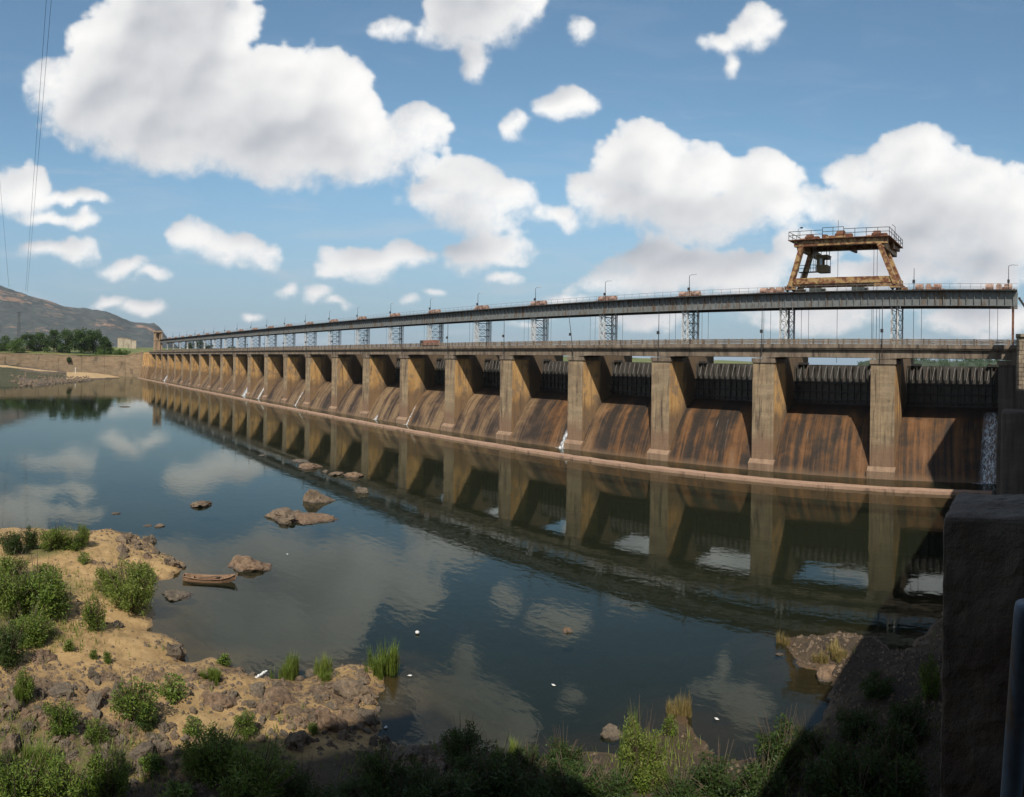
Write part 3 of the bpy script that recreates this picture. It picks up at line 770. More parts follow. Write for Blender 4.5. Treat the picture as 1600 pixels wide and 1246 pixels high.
# finer across, slightly uneven face
b1 = MB(); NX = 25; prof2 = []
for (a, b_), (c, d_) in zip(PROF, PROF[1:]):
    for k in range(3): prof2.append((a + (c - a) * k / 3, b_ + (d_ - b_) * k / 3))
prof2.append(PROF[-1])
for j in range(NX):
    x = BW * j / (NX - 1)
    for k, (y, z) in enumerate(prof2):
        w = 0.05 * mnoise.noise(Vector((x * .5, y * .5, 1.3))) if 0 < k < len(prof2) - 1 else 0
        b1.v.append((x, y - w, z + w))
kk_ = len(prof2)
for j in range(NX - 1):
    for k in range(kk_ - 1): b1.f.append((j * kk_ + k, (j + 1) * kk_ + k, (j + 1) * kk_ + k + 1, j * kk_ + k + 1)); b1.m.append(0)
b1.add([(0, -1.5, -2.5), (BW, -1.5, -2.5), (BW, -1.5, -1.3), (0, -1.5, -1.3)], [(0, 1, 2, 3)])
me_chute = b1.mesh('chute', 'spillway', smooth=True)
def bay_x(i): return (XP(0) + PW) if i == 0 else XP(i) + PW      # left edge of bay i
STAINS = ['rust-brown chute with a dark shaded right half', 'rust chute with black streaks, pale foot', 'brown chute with broad black streaks',
          'ochre-brown chute with one pale thin streak', 'brown chute with black bands and small fall']
for i in range(NB):
    desc = STAINS[i] if i < 5 else 'pale streaked concrete chute'
    o = obj('spillway_chute', me_chute, None, (bay_x(i), YF, 0))
    tag(o, f'{desc}, {ORD[i]} bay from the right end', 'spillway', 'spillway chutes between the piers')

# gates
GW = BW - 0.1
b1 = MB(); b1.box(0, GW, 0, 0.12, 10.34, 16.7); me_skin = b1.mesh('skin_plate', 'gate')
b1 = MB(); b1.box(-0.05, 0.05, -0.40, -0.002, 10.4, 16.55); me_rib = b1.mesh('rib', 'gate')
b1 = MB(); b1.box(0.05, GW - 0.05, -0.62, -0.402, -0.13, 0.13); me_hb = b1.mesh('cross_beam', 'dark_steel')
b1 = MB(); b1.bar((0, -0.36, 14.0), (0.42, -0.08, 16.5), 0.09, 0.09); me_dg = b1.mesh('strut', 'rail_steel')
b1 = MB(); b1.box(-0.8, 0.8, -0.5, 0.4, 16.72, 17.05); me_lug = b1.mesh('lifting_box', 'dark_steel')
for i in range(NB):
    t = thing('sluice_gate', f'dark ribbed steel sluice gate closing the {ORD[i]} bay from the right end', 'sluice gate', (bay_x(i) + 0.05, YF + 8.95, 0), 'steel gates of the dam')
    obj('skin_plate', me_skin, t)
    for z in (10.9, 12.2, 13.7): obj('cross_beam', me_hb, t, (0, 0, z))
    if i < 9:
        for k in range(14):
            obj('rib', me_rib, t, (0.6 + k * (GW - 1.2) / 13, 0, 0))
        for k in range(0, 13): obj('strut', me_dg, t, (0.85 + k * (GW - 1.2) / 13, 0, 0))
    for q in (1.6, GW - 1.6): obj('lifting_box', me_lug, t, (q, 0, 0))

# road bridge, one span per bay
def span_range(i):
    x1 = XR + 2.6 if i == 0 else XP(i - 1) + PW / 2
    x0 = XP(i) + PW / 2 if i < NB - 1 else XP(i) - 3
    return x0, x1
def road_beam_mesh(L):
    b1 = MB(); N_ = 12; dz = lambda t: 17.62 + 0.28 * (1 - min(1, min(t, 1 - t) * 5)) * -0.0
    top = 19.03
    for (ya, yb) in ((0.35, 0.85),):
        xs = [0.02 + (L - 0.04) * k / N_ for k in range(N_ + 1)]
        low_ = [17.62 + 0.22 * min(1, min(k / N_, 1 - k / N_) * 6) for k in range(N_ + 1)]
        vs = []
        for x, l in zip(xs, low_): vs += [(x, ya, l), (x, yb, l), (x, yb, top), (x, ya, top)]
        fs = []
        for k in range(N_):
            a = 4 * k
            fs += [(a, a + 4, a + 7, a + 3), (a + 1, a + 2, a + 6, a + 5), (a, a + 1, a + 5, a + 4), (a + 3, a + 7, a + 6, a + 2)]
        fs += [(0, 3, 2, 1), (4 * N_, 4 * N_ + 1, 4 * N_ + 2, 4 * N_ + 3)]
        b1.add(vs, fs)
    return b1.mesh('road_beam', 'bridge')
cache = {}
def shared(key, fn):
    if key not in cache: cache[key] = fn()
    return cache[key]
b1 = MB(); b1.box(-0.11, 0.11, -0.10, 0.10, 0, 0.80); me_post = b1.mesh('post', 'bridge')
for i in range(NB):
    x0, x1 = span_range(i); L = round(x1 - x0, 3)
    t = thing('road_bridge_span', f'concrete road span with low railing over the {ORD[i]} bay from the right end', 'bridge', (x0, YF - 0.55, 0), 'road spans across the dam')
    me_b = shared(('rb', L), lambda: road_beam_mesh(L))
    for y in (0, 1.3, 2.6, 3.8): obj('beam', me_b, t, (0, y, 0))
    def slab():
        b1 = MB(); b1.box(0.01, L - 0.01, 0.0, 5.0, 19.032, 19.5); return b1.mesh('slab', 'bridge')
    obj('deck_slab', shared(('sl', L), slab), t)
    def kerb():
        b1 = MB(); b1.box(0.015, L - 0.015, -0.12, 0.28, 19.502 - 0.25, 19.86); return b1.mesh('kerb', 'bridge')
    for y in (-0.005, 4.84): obj('kerb', shared(('kb', L), kerb), t, (0, y, 0))
    def rail():
        b1 = MB(); b1.box(0.0, L, -0.07, 0.07, 0, 0.15); return b1.mesh('rail', 'bridge')
    mr = shared(('rl', L), rail)
    for y in (0.08, 4.92):
        obj('rail', mr, t, (0, y, 20.47)); obj('rail', mr, t, (0, y, 20.10))
        npst = 8
        for k in range(npst): obj('post', me_post, t, (L * (k + .5) / npst, y, 19.862))

# lattice towers carrying the crane girder
YG0, YG1 = 100.0, 103.9
def lattice(w, d, h, n_):
    b1 = MB()
    for x in (-w / 2, w / 2):
        for y in (-d / 2, d / 2): b1.box(x - .07, x + .07, y - .07, y + .07, 0, h)
    for k in range(n_):
        z0 = h * k / n_; z1 = h * (k + 1) / n_; s = 1 if k % 2 else -1
        for y in (-d / 2 - .072, d / 2 + .072): b1.bar((-w / 2 * s, y, z0), (w / 2 * s, y, z1), .02, .10, up=(0, 1, 0))
        for x in (-w / 2 - .072, w / 2 + .072): b1.bar((x, -d / 2 * s, z0), (x, d / 2 * s, z1), .02, .10, up=(1, 0, 0))
    return b1.mesh('lattice_column', 'silver')
me_lat = lattice(1.0, 0.5, 6.36, 8)
b1 = MB(); b1.box(-0.85, 0.85, -0.55, 0.55, 0, 0.14); me_base = b1.mesh('base_plate', 'dark_steel')
def crossb():
    b1 = MB(); ya, yb = YG0 + .33, YG1 - .33
    for k in range(4): b1.bar((0, ya, 1.0 + 1.6 * k), (0, yb, 1.0 + 1.6 * k), .09, .09)
    for k in range(3):
        b1.bar((.06, ya, 1.0 + 1.6 * k), (.06, yb, 2.6 + 1.6 * k), .06, .06); b1.bar((-.06, yb, 1.0 + 1.6 * k), (-.06, ya, 2.6 + 1.6 * k), .06, .06)
    return b1.mesh('cross_bracing', 'dark_steel')
me_cb = crossb()
for i in range(NB - 1):
    t = thing('lattice_tower', f'silver steel lattice tower on the {ORD[i]} pier, holding up the crane girder', 'tower', (XP(i) + PW / 2, 0, 19.7), 'lattice towers under the crane girder')
    for y in (YG0, YG1):
        obj('lattice_column', me_lat, t, (0, y, 0.142)); obj('base_plate', me_base, t, (0, y, 0.0))
    for x in (-.5, .5): obj('cross_bracing', me_cb, t, (x, 0, 0.142))
t = thing('end_post', 'thin rusty post under the right end of the crane girder', 'post', (-2.4, YG0, 19.5))
b1 = MB(); b1.bar((0, 0, 0), (0, 0, 6.7), .28, .28); obj('shaft', b1.mesh('shaft', 'crane_rust'), t)
b1 = MB(); b1.box(-.5, .5, -.5, .5, -.1, .12); obj('base_plate', b1.mesh('base_plate', 'dark_steel'), t)
b1 = MB(); b1.bar((0, 3.9, 0), (0, 3.9, 6.7), .28, .28); obj('rear_shaft', b1.mesh('rear_shaft', 'crane_rust'), t)

# crane girder, one span per bay
ZB, ZT = 26.22, 28.7
b1 = MB(); b1.box(-.05, .05, -.22, .0, ZB + .1, ZT - .12); me_stiff = b1.mesh('stiffener', 'girder')
b1 = MB(); b1.tube([(0, 0, 0), (0, 0, 1.08)], .03, 5); me_rpost = b1.mesh('rail_post', 'rail_steel')
for i in range(NB):
    x0, x1 = span_range(i)
    if i == 0: x1 = -1.7
    L = round(x1 - x0, 3)
    t = thing('crane_girder_span', f'deep grey riveted girder span over the {ORD[i]} bay from the right end', 'girder', (x0, 0, 0), 'girder spans above the road')
    def girder():
        b1 = MB(); b1.box(0.03, L - .03, -.02, .02, ZB + .08, ZT - .1)
        b1.box(0.02, L - .02, -.30, .30, ZB, ZB + .078); b1.box(0.01, L - .01, -.34, .34, ZT - .098, ZT); return b1.mesh('girder', 'girder')
    mg = shared(('gd', L), girder)
    obj('girder', mg, t, (0, YG0 - .45, 0)); obj('girder', mg, t, (0, YG1 + .45, 0))
    ns = max(4, int(L / 1.2))
    for k in range(ns): obj('stiffener', me_stiff, t, (L * (k + .5) / ns, YG0 - .472, 0))
    def deck():
        b1 = MB(); b1.box(0.02, L - .02, YG0 - .08, YG1 + .08, ZT - .25, ZT - .12); return b1.mesh('deck', 'girder_edge')
    obj('deck_plate', shared(('dk', L), deck), t)
    def crail():
        b1 = MB(); b1.box(0.02, L - .02, -.05, .05, 0, .16); return b1.mesh('crane_rail', 'dark_steel')
    for y in (YG0 - .45, YG1 + .45): obj('crane_rail', shared(('cr', L), crail), t, (0, y, ZT + .002))
    def hr():
        b1 = MB(); b1.tube([(0, 0, 0), (L, 0, 0)], .028, 5); return b1.mesh('handrail', 'rail_steel')
    for y in (YG0 - .95, YG1 + .95):
        for z in (.55, 1.08): obj('handrail', shared(('hr', L), hr), t, (0, y, ZT + z - .1))
    npst = int(L / 1.6)
    for y in (YG0 - .95, YG1 + .95):
        for k in range(npst): obj('rail_post', me_rpost, t, (L * (k + .5) / npst, y, ZT - .1))
    def walk():
        b1 = MB(); b1.box(0.02, L - .02, -.55, -.0, -.10, -.04); return b1.mesh('walkway', 'girder_edge')
    obj('walkway', shared(('wk', L), walk), t, (0, YG0 - .45 - .36, ZT)); 

# hoists on the girder, one for each pier, with the ropes that hold the gates
def hoist_parts():
    P_ = {}
    b1 = MB(); b1.box(-2.6, 2.6, -.9, .9, 0, .22); b1.box(-2.6, -2.3, -.7, .7, .22, .55); b1.box(2.3, 2.6, -.7, .7, .22, .55); P_['bed_frame'] = b1.mesh('bed_frame', 'hoist')
    b1 = MB(); b1.tube([(-.62, 0, .82), (.62, 0, .82)], .55, 14); P_['drum'] = b1.mesh('drum', 'hoist')
    b1 = MB(); b1.box(-.45, .45, -.6, .6, .222, 1.15); b1.box(-.3, .3, -.45, .45, 1.15, 1.38); P_['gearbox'] = b1.mesh('gearbox', 'hoist')
    b1 = MB(); b1.tube([(0, -.5, .55), (0, .5, .55)], .3, 10); b1.box(-.25, .25, -.35, .35, .222, .4); P_['motor'] = b1.mesh('motor', 'crane_rust')
    return P_
HP = hoist_parts()
def rope(x, z0, z1):
    b1 = MB(); b1.tube([(0, 0, 0), (0, 0, z1 - z0)], .035, 4); return b1.mesh('rope', 'dark_steel')
me_rope = rope(0, 17.2, 26.2)
def add_hoist(x, label):
    t = thing('gate_hoist', label, 'hoist', (x, (YG0 + YG1) / 2 - .35, ZT - .118), 'pinkish hoists along the crane girder')
    obj('bed_frame', HP['bed_frame'], t)
    for q in (-1.5, 1.45): obj('drum', HP['drum'], t, (q, 0, 0))
    obj('gearbox', HP['gearbox'], t); obj('motor', HP['motor'], t, (.75, 0, 0))
    return t
HOISTS = []
for i in range(1, NB - 1):
    HOISTS.append(add_hoist(XP(i) + PW / 2 + (3.0 if i == 1 else 0) * 0 - (2.8 if i == 1 else 0), f'pinkish rusty gate hoist on the girder above the {ORD[i]} pier from the right'))
add_hoist(XP(0) + PW / 2 + 5.2, 'pinkish rusty gate hoist just right of the gantry crane')
add_hoist(-4.7, 'pinkish rusty gate hoist at the right end of the girder')
for i in range(0, 10):
    for s, x in (('left', bay_x(i) + 1.65), ('right', bay_x(i) + GW - 1.5)):
        t = thing('hoist_ropes', f'thin pair of hoist ropes at the {s} end of the gate in the {ORD[i]} bay', 'rope', (x, YF + 9.2, 17.2), 'hoist ropes hanging behind the road')
        for q in (-.65, .65): obj('rope', me_rope, t, (q, 0, 0))
for k, x in enumerate((-35.0, -27.6)):
    t = thing('hoist_motor', ['pale green hoist motor on the girder under the left of the gantry crane', 'pale green hoist motor on the girder under the right of the gantry crane'][k], 'motor', (x, YG0 + 1.2, ZT - .118), 'pale motors under the gantry crane')
    b1 = MB(); b1.box(-1.1, 1.1, -.5, .5, .15, 1.0); bevel(obj('housing', b1.mesh('housing', 'hoist_pale'), t), .08)
    b1 = MB(); b1.tube([(1.1, 0, .6), (1.6, 0, .6)], .38, 10); obj('brake_drum', b1.mesh('brake_drum', 'rail_steel'), t)
    b1 = MB(); b1.box(-1.2, 1.7, -.55, .55, 0, .148); obj('bed_plate', b1.mesh('bed_plate', 'dark_steel'), t)

# lamps on the girder and on the road
def lamp(label, x, y, z, h, box_z, arm, group, lean=0.0):
    t = thing('lamp_post', label, 'lamp post', (x, y, z), group)
    key = ('lp', h, box_z, arm, lean)
    def pole():
        b1 = MB(); b1.tube([(0, 0, 0), (lean * .5, 0, h * .55), (lean, 0, h)], [.075, .06, .045], 6); return b1.mesh('pole', 'dark_steel')
    obj('pole', shared(key, pole), t)
    def bx():
        b1 = MB(); b1.box(-.19, .19, -.16, .16, -.26, .26); return b1.mesh('box', 'dark_steel')
    obj('switch_box', shared(('bx',), bx), t, (lean * box_z / h, -.2, box_z))
    if arm:
        def am():
            b1 = MB(); b1.tube([(0, 0, 0), (.4 * arm, 0, .18), (1.0 * arm, 0, .2)], .035, 5); return b1.mesh('arm', 'dark_steel')
        obj('arm', shared(('am', arm), am), t, (lean, 0, h - .02))
        def hd():
            b1 = MB(); b1.box(-.28, .28, -.1, .1, -.06, .06); return b1.mesh('head', 'silver')
        obj('lamp_head', shared(('hd',), hd), t, (lean + 1.2 * arm, 0, h + .17))
for i in range(-1, NB - 1):
    if i == 1: continue
    nm = 'at the right end of the crane girder' if i < 0 else f'on the crane girder above the {ORD[i]} pier from the right'
    x = -3.1 if i < 0 else XP(i) + PW / 2 + (3.2 if i == 0 else 1.2)
    lamp(f'slim dark lamp post {nm}', x, YG0 - .75, ZT - .15, 3.9 if i != 0 else 3.6, 1.5, 1 if i != 0 else 0, 'lamp posts on the crane girder')
for i in range(0, NB - 1):
    lamp(f'thin dark pole rising from the road railing at the {ORD[i]} pier from the right', XP(i) + PW / 2, YF - .80, 17.9, 8.0, 3.9, 0, 'thin poles along the road', -1.3 if i == 3 else 0.0)

# gantry crane
cr = thing('gantry_crane', 'rusty yellow gantry crane with sloping legs standing on the girder', 'crane', (0, 0, ZT))
YA, YB = YG0 - .45, YG1 + .45
TOPZ = 8.6
def cpart(name, mb_, *m_): return obj(name, mb_.mesh(name, *m_), cr)
for y, nm in ((YA, 'front'), (YB, 'rear')):
    for xa, xb in ((-39.0, -37.0), (-21.0, -23.8)):
        b1 = MB(); b1.bar((xa, y, 1.05), (xb, y, TOPZ - .98), .75, .95, up=(0, 1, 0)); cpart('leg', b1, 'crane')
    b1 = MB(); b1.box(-38.35, -21.75, y - .32, y + .32, 1.35, 2.35); cpart('lower_beam', b1, 'crane')
    b1 = MB(); b1.box(-38.3, -22.4, y - .42, y + .42, TOPZ - 1.0, TOPZ); b1.box(-38.4, -22.3, y - .55, y + .55, TOPZ - .08, TOPZ + .002); cpart('top_beam', b1, 'crane')
for xa in (-39.0, -21.0):
    b1 = MB(); b1.box(xa - .3, xa + .3, YA + .34, YB - .34, 1.4, 2.1); cpart('end_tie', b1, 'crane')
for xa in (-37.4, -23.4):
    b1 = MB(); b1.box(xa - .45, xa + .45, YA - .2, 109.4, TOPZ - 1.55, TOPZ - .02 - .98 + .5); cpart('cross_girder', b1, 'crane')
for x in (-38.2, -30.3, -22.6):
    b1 = MB(); b1.bar((x, YB + .5, TOPZ - .6), (x, 109.2, TOPZ - .35), .4, .6); cpart('bracket', b1, 'crane_rust')
for xa in (-39.0, -21.0):
    for y in (YA, YB):
        b1 = MB(); b1.box(xa - .95, xa + .95, y - .36, y + .36, .45, 1.08); b1.box(xa - .5, xa + .5, y - .4, y + .4, 1.08, 1.35)
        bg_ = cpart('bogie', b1, 'crane')
        for q in (-.55, .55):
            b2 = MB(); b2.tube([(xa + q, y - .13, .42), (xa + q, y + .13, .42)], .26, 14); obj('wheel', b2.mesh('wheel', 'dark_steel'), bg_)
b1 = MB(); b1.box(-39.2, -21.9, YA - .9, 109.6, TOPZ + .004, TOPZ + .12); cpart('platform', b1, 'crane_rust')
def railing(pts, h=1.35, n_per=1.7):
    b1 = MB()
    for p_, q_ in zip(pts, pts[1:]):
        p_, q_ = Vector(p_), Vector(q_)
        for z in (h, h * .52): b1.tube([p_ + Vector((0, 0, z)), q_ + Vector((0, 0, z))], .05, 5)
        k = max(1, round((q_ - p_).length / n_per))
        for j in range(k + 1): b1.tube([p_.lerp(q_, j / k), p_.lerp(q_, j / k) + Vector((0, 0, h))], .05, 5)
    return b1
zr = TOPZ + .12
cpart('platform_railing', railing([(-39.1, 109.5, zr), (-39.1, YA - .8, zr), (-33.2, YA - .8, zr)]), 'dark_steel')
cpart('platform_railing', railing([(-33.2, YA - .8, zr + .35), (-29.6, YA - .8, zr + .35)]), 'dark_steel')
cpart('platform_railing', railing([(-29.6, YA - .8, zr), (-22.0, YA - .8, zr), (-22.0, 109.5, zr), (-39.1, 109.5, zr)]), 'dark_steel')
def winch(x, y, s=1.0):
    b1 = MB(); b1.tube([(x - .55 * s, y, zr + .75 * s), (x + .55 * s, y, zr + .75 * s)], .62 * s, 16)
    w = cpart('winch_drum', b1, 'crane_rust')
    b2 = MB(); b2.box(x + .6 * s, x + 1.7 * s, y - .45, y + .45, zr, zr + .85 * s); obj('gear_case', b2.mesh('gear_case', 'crane_rust'), w)
    b2 = MB(); b2.box(x - .8 * s, x - .62 * s, y - .5, y + .5, zr, zr + .9 * s); obj('bearing_stand', b2.mesh('bearing_stand', 'crane_rust'), w)
    b2 = MB(); b2.tube([(x - 1.8 * s, y, zr + .4 * s), (x - .85 * s, y, zr + .4 * s)], .33 * s, 12); obj('motor', b2.mesh('motor', 'hoist'), w)
winch(-36.2, 101.2, .95); winch(-30.7, 101.0, 1.15); winch(-24.6, 101.2, 1.0)
b1 = MB(); b1.box(-33.9, -33.1, 100.6, 101.6, zr, zr + 1.0); cpart('control_box', b1, 'crane_rust')
b1 = MB(); b1.box(-32.6, -29.4, YA - .75, YA + 1.3, TOPZ + .122, TOPZ + .40); cpart('trolley_frame', b1, 'crane')
b1 = MB(); b1.tube([(-31.2, 101, zr + 1.2), (-31.2, 101, zr + 3.3)], .04, 5); cpart('antenna', b1, 'dark_steel')
b1 = MB(); b1.tube([(-38.0, 100.2, zr), (-38.0, 100.2, zr + 2.0), (-37.5, 100.2, zr + 2.3)], .04, 5); b1.box(-37.6, -37.2, 100.05, 100.35, zr + 2.15, zr + 2.35); cpart('floodlight', b1, 'dark_steel')
b1 = MB(); b1.tube([(-22.3, 104.5, zr), (-22.3, 104.5, zr + 2.6), (-22.8, 104.5, zr + 3.0)], .05, 5); cpart('floodlight', b1, 'dark_steel')
# operator's cabin below the rear of the platform
cx0, cx1, cy0, cy1, cz0, cz1 = -35.6, -33.7, 103.0, 105.0, 3.85, 6.65
b1 = MB(); t_ = .06
b1.box(cx0, cx1, cy0, cy1, cz0, cz0 + .1)
for (xa, xb) in ((cx0, cx0 + .5), (cx0 + 1.02, cx0 + 1.16), (cx1 - .14, cx1)): b1.box(xa, xb, cy0, cy0 + t_, cz0 + .1, cz1)
b1.box(cx0 + .5, cx1 - .14, cy0 + .001, cy0 + t_ - .001, cz0 + .1, cz0 + 1.2); b1.box(cx0 + .5, cx1 - .14, cy0 + .001, cy0 + t_ - .001, cz1 - .45, cz1)
b1.box(cx0, cx0 + t_, cy0 + t_, cy1, cz0 + .1, cz1)
b1.box(cx1 - t_, cx1, cy0 + t_, cy1, cz0 + .1, cz0 + 1.2); b1.box(cx1 - t_, cx1, cy0 + t_, cy1, cz1 - .45, cz1)
b1.box(cx1 - t_, cx1, cy1 - .15, cy1, cz0 + 1.2, cz1 - .45)
b1.box(cx0, cx1, cy1, cy1 + t_, cz0 + .1, cz0 + 1.2); b1.box(cx0, cx0 + .8, cy1, cy1 + t_, cz0 + 1.2, cz1); b1.box(cx0 + .8, cx1, cy1, cy1 + t_, cz1 - .45, cz1)
cab = cpart('cabin', b1, 'cabin')
b2 = MB(); b2.box(cx0 - .12, cx1 + .12, cy0 - .12, cy1 + .12, cz1 + .002, cz1 + .1); obj('cabin_roof', b2.mesh('cabin_roof', 'cabin'), cab)
b2 = MB(); b2.box(cx0 + .52, cx0 + 1.0, cy0 + .02, cy0 + .035, cz0 + 1.22, cz1 - .47); obj('window_pane', b2.mesh('window_pane', 'glass'), cab)
for q in ((cx0 + .2, cy0 + .2), (cx1 - .2, cy0 + .2), (cx0 + .2, cy1 - .2), (cx1 - .2, cy1 - .2)):
    b2 = MB(); b2.bar((q[0], q[1], cz1 + .1), (q[0], q[1], TOPZ - .2), .09); obj('hanger', b2.mesh('hanger', 'dark_steel'), cab)
b1 = MB(); b1.box(-38.9, cx0 - .01, 103.1, 104.0, cz0 + .05, cz0 + .16); cpart('walkway', b1, 'dark_steel')
cpart('walkway_railing', railing([(-38.9, 103.1, cz0 + .16), (cx0 - .1, 103.1, cz0 + .16)], 1.1, 1.0), 'dark_steel')
b1 = MB()
for q in (-.22, .22): b1.bar((-36.2 + q, 103.6, cz0 + .2), (-36.2 + q, 103.6, TOPZ), .06)
for k in range(12): b1.bar((-36.42, 103.6, cz0 + .5 + .36 * k), (-35.98, 103.6, cz0 + .5 + .36 * k), .04)
cpart('ladder', b1, 'silver')
b1 = MB()
for q in (-.25, .25): b1.bar((-38.9 + q, 103.4, .9), (-38.2 + q, 103.4, cz0 + .1), .07)
for k in range(9): b1.bar((-39.15 + .078 * k, 103.4, 1.2 + .32 * k), (-38.65 + .078 * k, 103.4, 1.2 + .32 * k), .04)
cpart('ladder', b1, 'dark_steel')
for x in (-26.5, -25.9, -33.0):
    b1 = MB(); b1.tube([(x, 106.9, -11.6), (x, 106.9, TOPZ - .5)], .04, 4); cpart('hoist_rope', b1, 'dark_steel')

# end sill in front of the stilling basin
b1 = MB(); xs = [XL - 3 + (XR - 0.2 - XL + 3) * k / 260 for k in range(261)]
pr = [(-.85, -1.6), (.85, -1.6), (.80, .46), (-.80, .42)]
for x in xs:
    for (y, z) in pr:
        w = mnoise.fractal(Vector((x * .35, y * 2, z)), 1.0, 2.0, 4)
        b1.v.append((x, 83.0 + y + .10 * w, z + (.07 * w if z > 0 else 0)))
for k in range(260):
    for j in range(4): b1.f.append((4 * k + j, 4 * k + 4 + j, 4 * k + 4 + (j + 1) % 4, 4 * k + (j + 1) % 4)); b1.m.append(0)
b1.f += [(0, 1, 2, 3), (1040, 1043, 1042, 1041)]; b1.m += [0, 0]
tag(obj('end_sill', b1.mesh('end_sill', 'sill')), 'long low pinkish concrete sill running along the water below the piers', 'sill')

# falling water on some chutes
def stream(i, xa, xb, ztop, label, spread=0.0):
    b1 = MB(); x0 = bay_x(i); nz_ = 22; nx_ = 6
    for k in range(nz_ + 1):
        z = ztop * (1 - k / nz_) - .05
        y = chute_y(z) - .10 - .08 * abs(mnoise.noise(Vector((z * 1.2, i, 0))))
        for j in range(nx_ + 1):
            x = xa + (xb - xa) * j / nx_
            x += (j / nx_ - .5) * spread * k / nz_ + .18 * mnoise.noise(Vector((z * .9, j, i * 3.1)))
            b1.v.append((x0 + x, YF + y - .09 * mnoise.noise(Vector((x * 3, z * 2, i))), z + .06))
    w = nx_ + 1
    for k in range(nz_):
        for j in range(nx_): b1.f.append((k * w + j, (k + 1) * w + j, (k + 1) * w + j + 1, k * w + j + 1)); b1.m.append(0)
    me = b1.mesh('water_stream', 'white_water', smooth=True)
    at_ = me.attributes.new('edge', 'FLOAT', 'POINT')
    at_.data.foreach_set('value', [min(1.0, 3.0 * min(j, nx_ - j) / nx_) * min(1.0, .35 + k / 4) for k in range(nz_ + 1) for j in range(nx_ + 1)])
    ws = tag(obj('water_stream', me), label, 'waterfall', 'streams leaking down the chutes')
    fb = MB(); cx_ = x0 + (xa + xb) / 2; fw = (xb - xa) * .9 + .8; N_ = 18; ev = [1.0]
    fb.v.append((cx_, YF - 1.0, .03))
    for rg, e_ in ((.5, .9), (1.0, .0)):
        for j in range(N_):
            a_ = 2 * math.pi * j / N_; w_ = 1 + .35 * mnoise.noise(Vector((math.cos(a_) * 2, math.sin(a_) * 2, i)))
            fb.v.append((cx_ + math.cos(a_) * fw * rg * w_, YF - 1.0 + math.sin(a_) * .8 * rg * w_, .03)); ev.append(e_)
    for j in range(N_):
        fb.f.append((0, 1 + j, 1 + (j + 1) % N_)); fb.m.append(0)
        fb.f.append((1 + j, 1 + N_ + j, 1 + N_ + (j + 1) % N_, 1 + (j + 1) % N_)); fb.m.append(0)
    fm = fb.mesh('foam', 'white_water'); fa_ = fm.attributes.new('edge', 'FLOAT', 'POINT'); fa_.data.foreach_set('value', ev)
    obj('foam', fm, ws)
stream(0, 12.6, 15.2, 9.6, 'white veil of water falling down the shaded right side of the first bay', .3)
stream(4, 14.2, 15.1, 3.4, 'short white fall at the foot of the fifth bay from the right', .6)
stream(6, .6, 1.0, 5.0, 'thin white trickle down the left edge of the seventh bay from the right', .2)
stream(7, 4.6, 5.3, 1.2, 'small foaming trickle at the foot of the eighth bay', .8)
stream(10, 9.0, 9.6, 5.0, 'thin white stream down the eleventh bay from the right', .6)
stream(12, 10.5, 12.0, 8.0, 'broad white stream down the thirteenth bay from the right', 1.0)
stream(13, 11.5, 15.0, 7.5, 'widest white fall fanning out at the foot of the fourteenth bay', 2.0)
stream(21, 8.0, 12.5, 6.5, 'white stream near the far left end of the dam', 1.0)

# right abutment --------------------------------------------------
t = thing('right_end_pier', 'dark stained concrete end pier at the right end of the dam', 'pier', (XR, YF, 0))
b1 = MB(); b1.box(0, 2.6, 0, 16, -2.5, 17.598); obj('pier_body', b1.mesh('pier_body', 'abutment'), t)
b1 = MB(); b1.box(-.15, 2.6, -.2, -.002, 16.9, 17.6); obj('pier_cap', b1.mesh('pier_cap', 'bridge'), t)
t = thing('abutment_block', 'dark stepped concrete block in shade below the masonry wall at the right', 'abutment', (-3.2, 78, 0))
b1 = MB(); b1.box(0, 13, 0, 6.0, -2.5, 11.2); bevel(obj('lower_block', b1.mesh('lower_block', 'abutment'), t), .25)
b1 = MB(); b1.box(1.6, 13, 6.002, 10.0, -2.5, 13.6); obj('upper_block', b1.mesh('upper_block', 'abutment'), t)
b1 = MB(); b1.box(-.5, -.002, .8, 1.5, -2.5, 7.2); obj('guide_rib', b1.mesh('guide_rib', 'abutment'), t)
b1 = MB(); b1.box(-.35, -.002, 3.2, 4.2, -2.5, 7.2); obj('guide_rib', b1.mesh('guide_rib', 'abutment'), t)
t = thing('masonry_wall', 'pale stone masonry wall beside the road at the right edge', 'wall', (-1.58, 88.6, 0))
b1 = MB(); b1.box(0, 14, .12, 18, -2, 20.9); obj('wall_core', b1.mesh('wall_core', 'mortar'), t)
b1 = MB(); b1.box(-.1, 14, -.2, 18.1, 20.902, 21.3); obj('coping', b1.mesh('coping', 'stone'), t)
sr = random.Random(5)
for row in range(12):
    x = 0.03; z = 13.62 + row * .6
    while x < 9:
        w = sr.uniform(.5, 1.05)
        b1 = MB(); dd = sr.uniform(.0, .1)
        a, c_ = .02, .03
        b1.add([(x + a, dd, z + c_), (x + w - a, dd, z + c_), (x + w - a, dd, z + .6 - c_), (x + a, dd, z + .6 - c_),
                (x, .14, z), (x + w - .02, .14, z), (x + w - .02, .14, z + .58), (x, .14, z + .58)],
               [(0, 1, 2, 3), (0, 4, 5, 1), (1, 5, 6, 2), (2, 6, 7, 3), (3, 7, 4, 0)])
        obj('stone', b1.mesh('stone', 'stone'), t); x += w
t = thing('white_building', 'white-walled building just visible beyond the right end of the road', 'building', (.6, 112, 15))
b1 = MB(); b1.box(0, 16, 0, 12, 0, 9.6); obj('wall', b1.mesh('wall', 'plaster'), t)
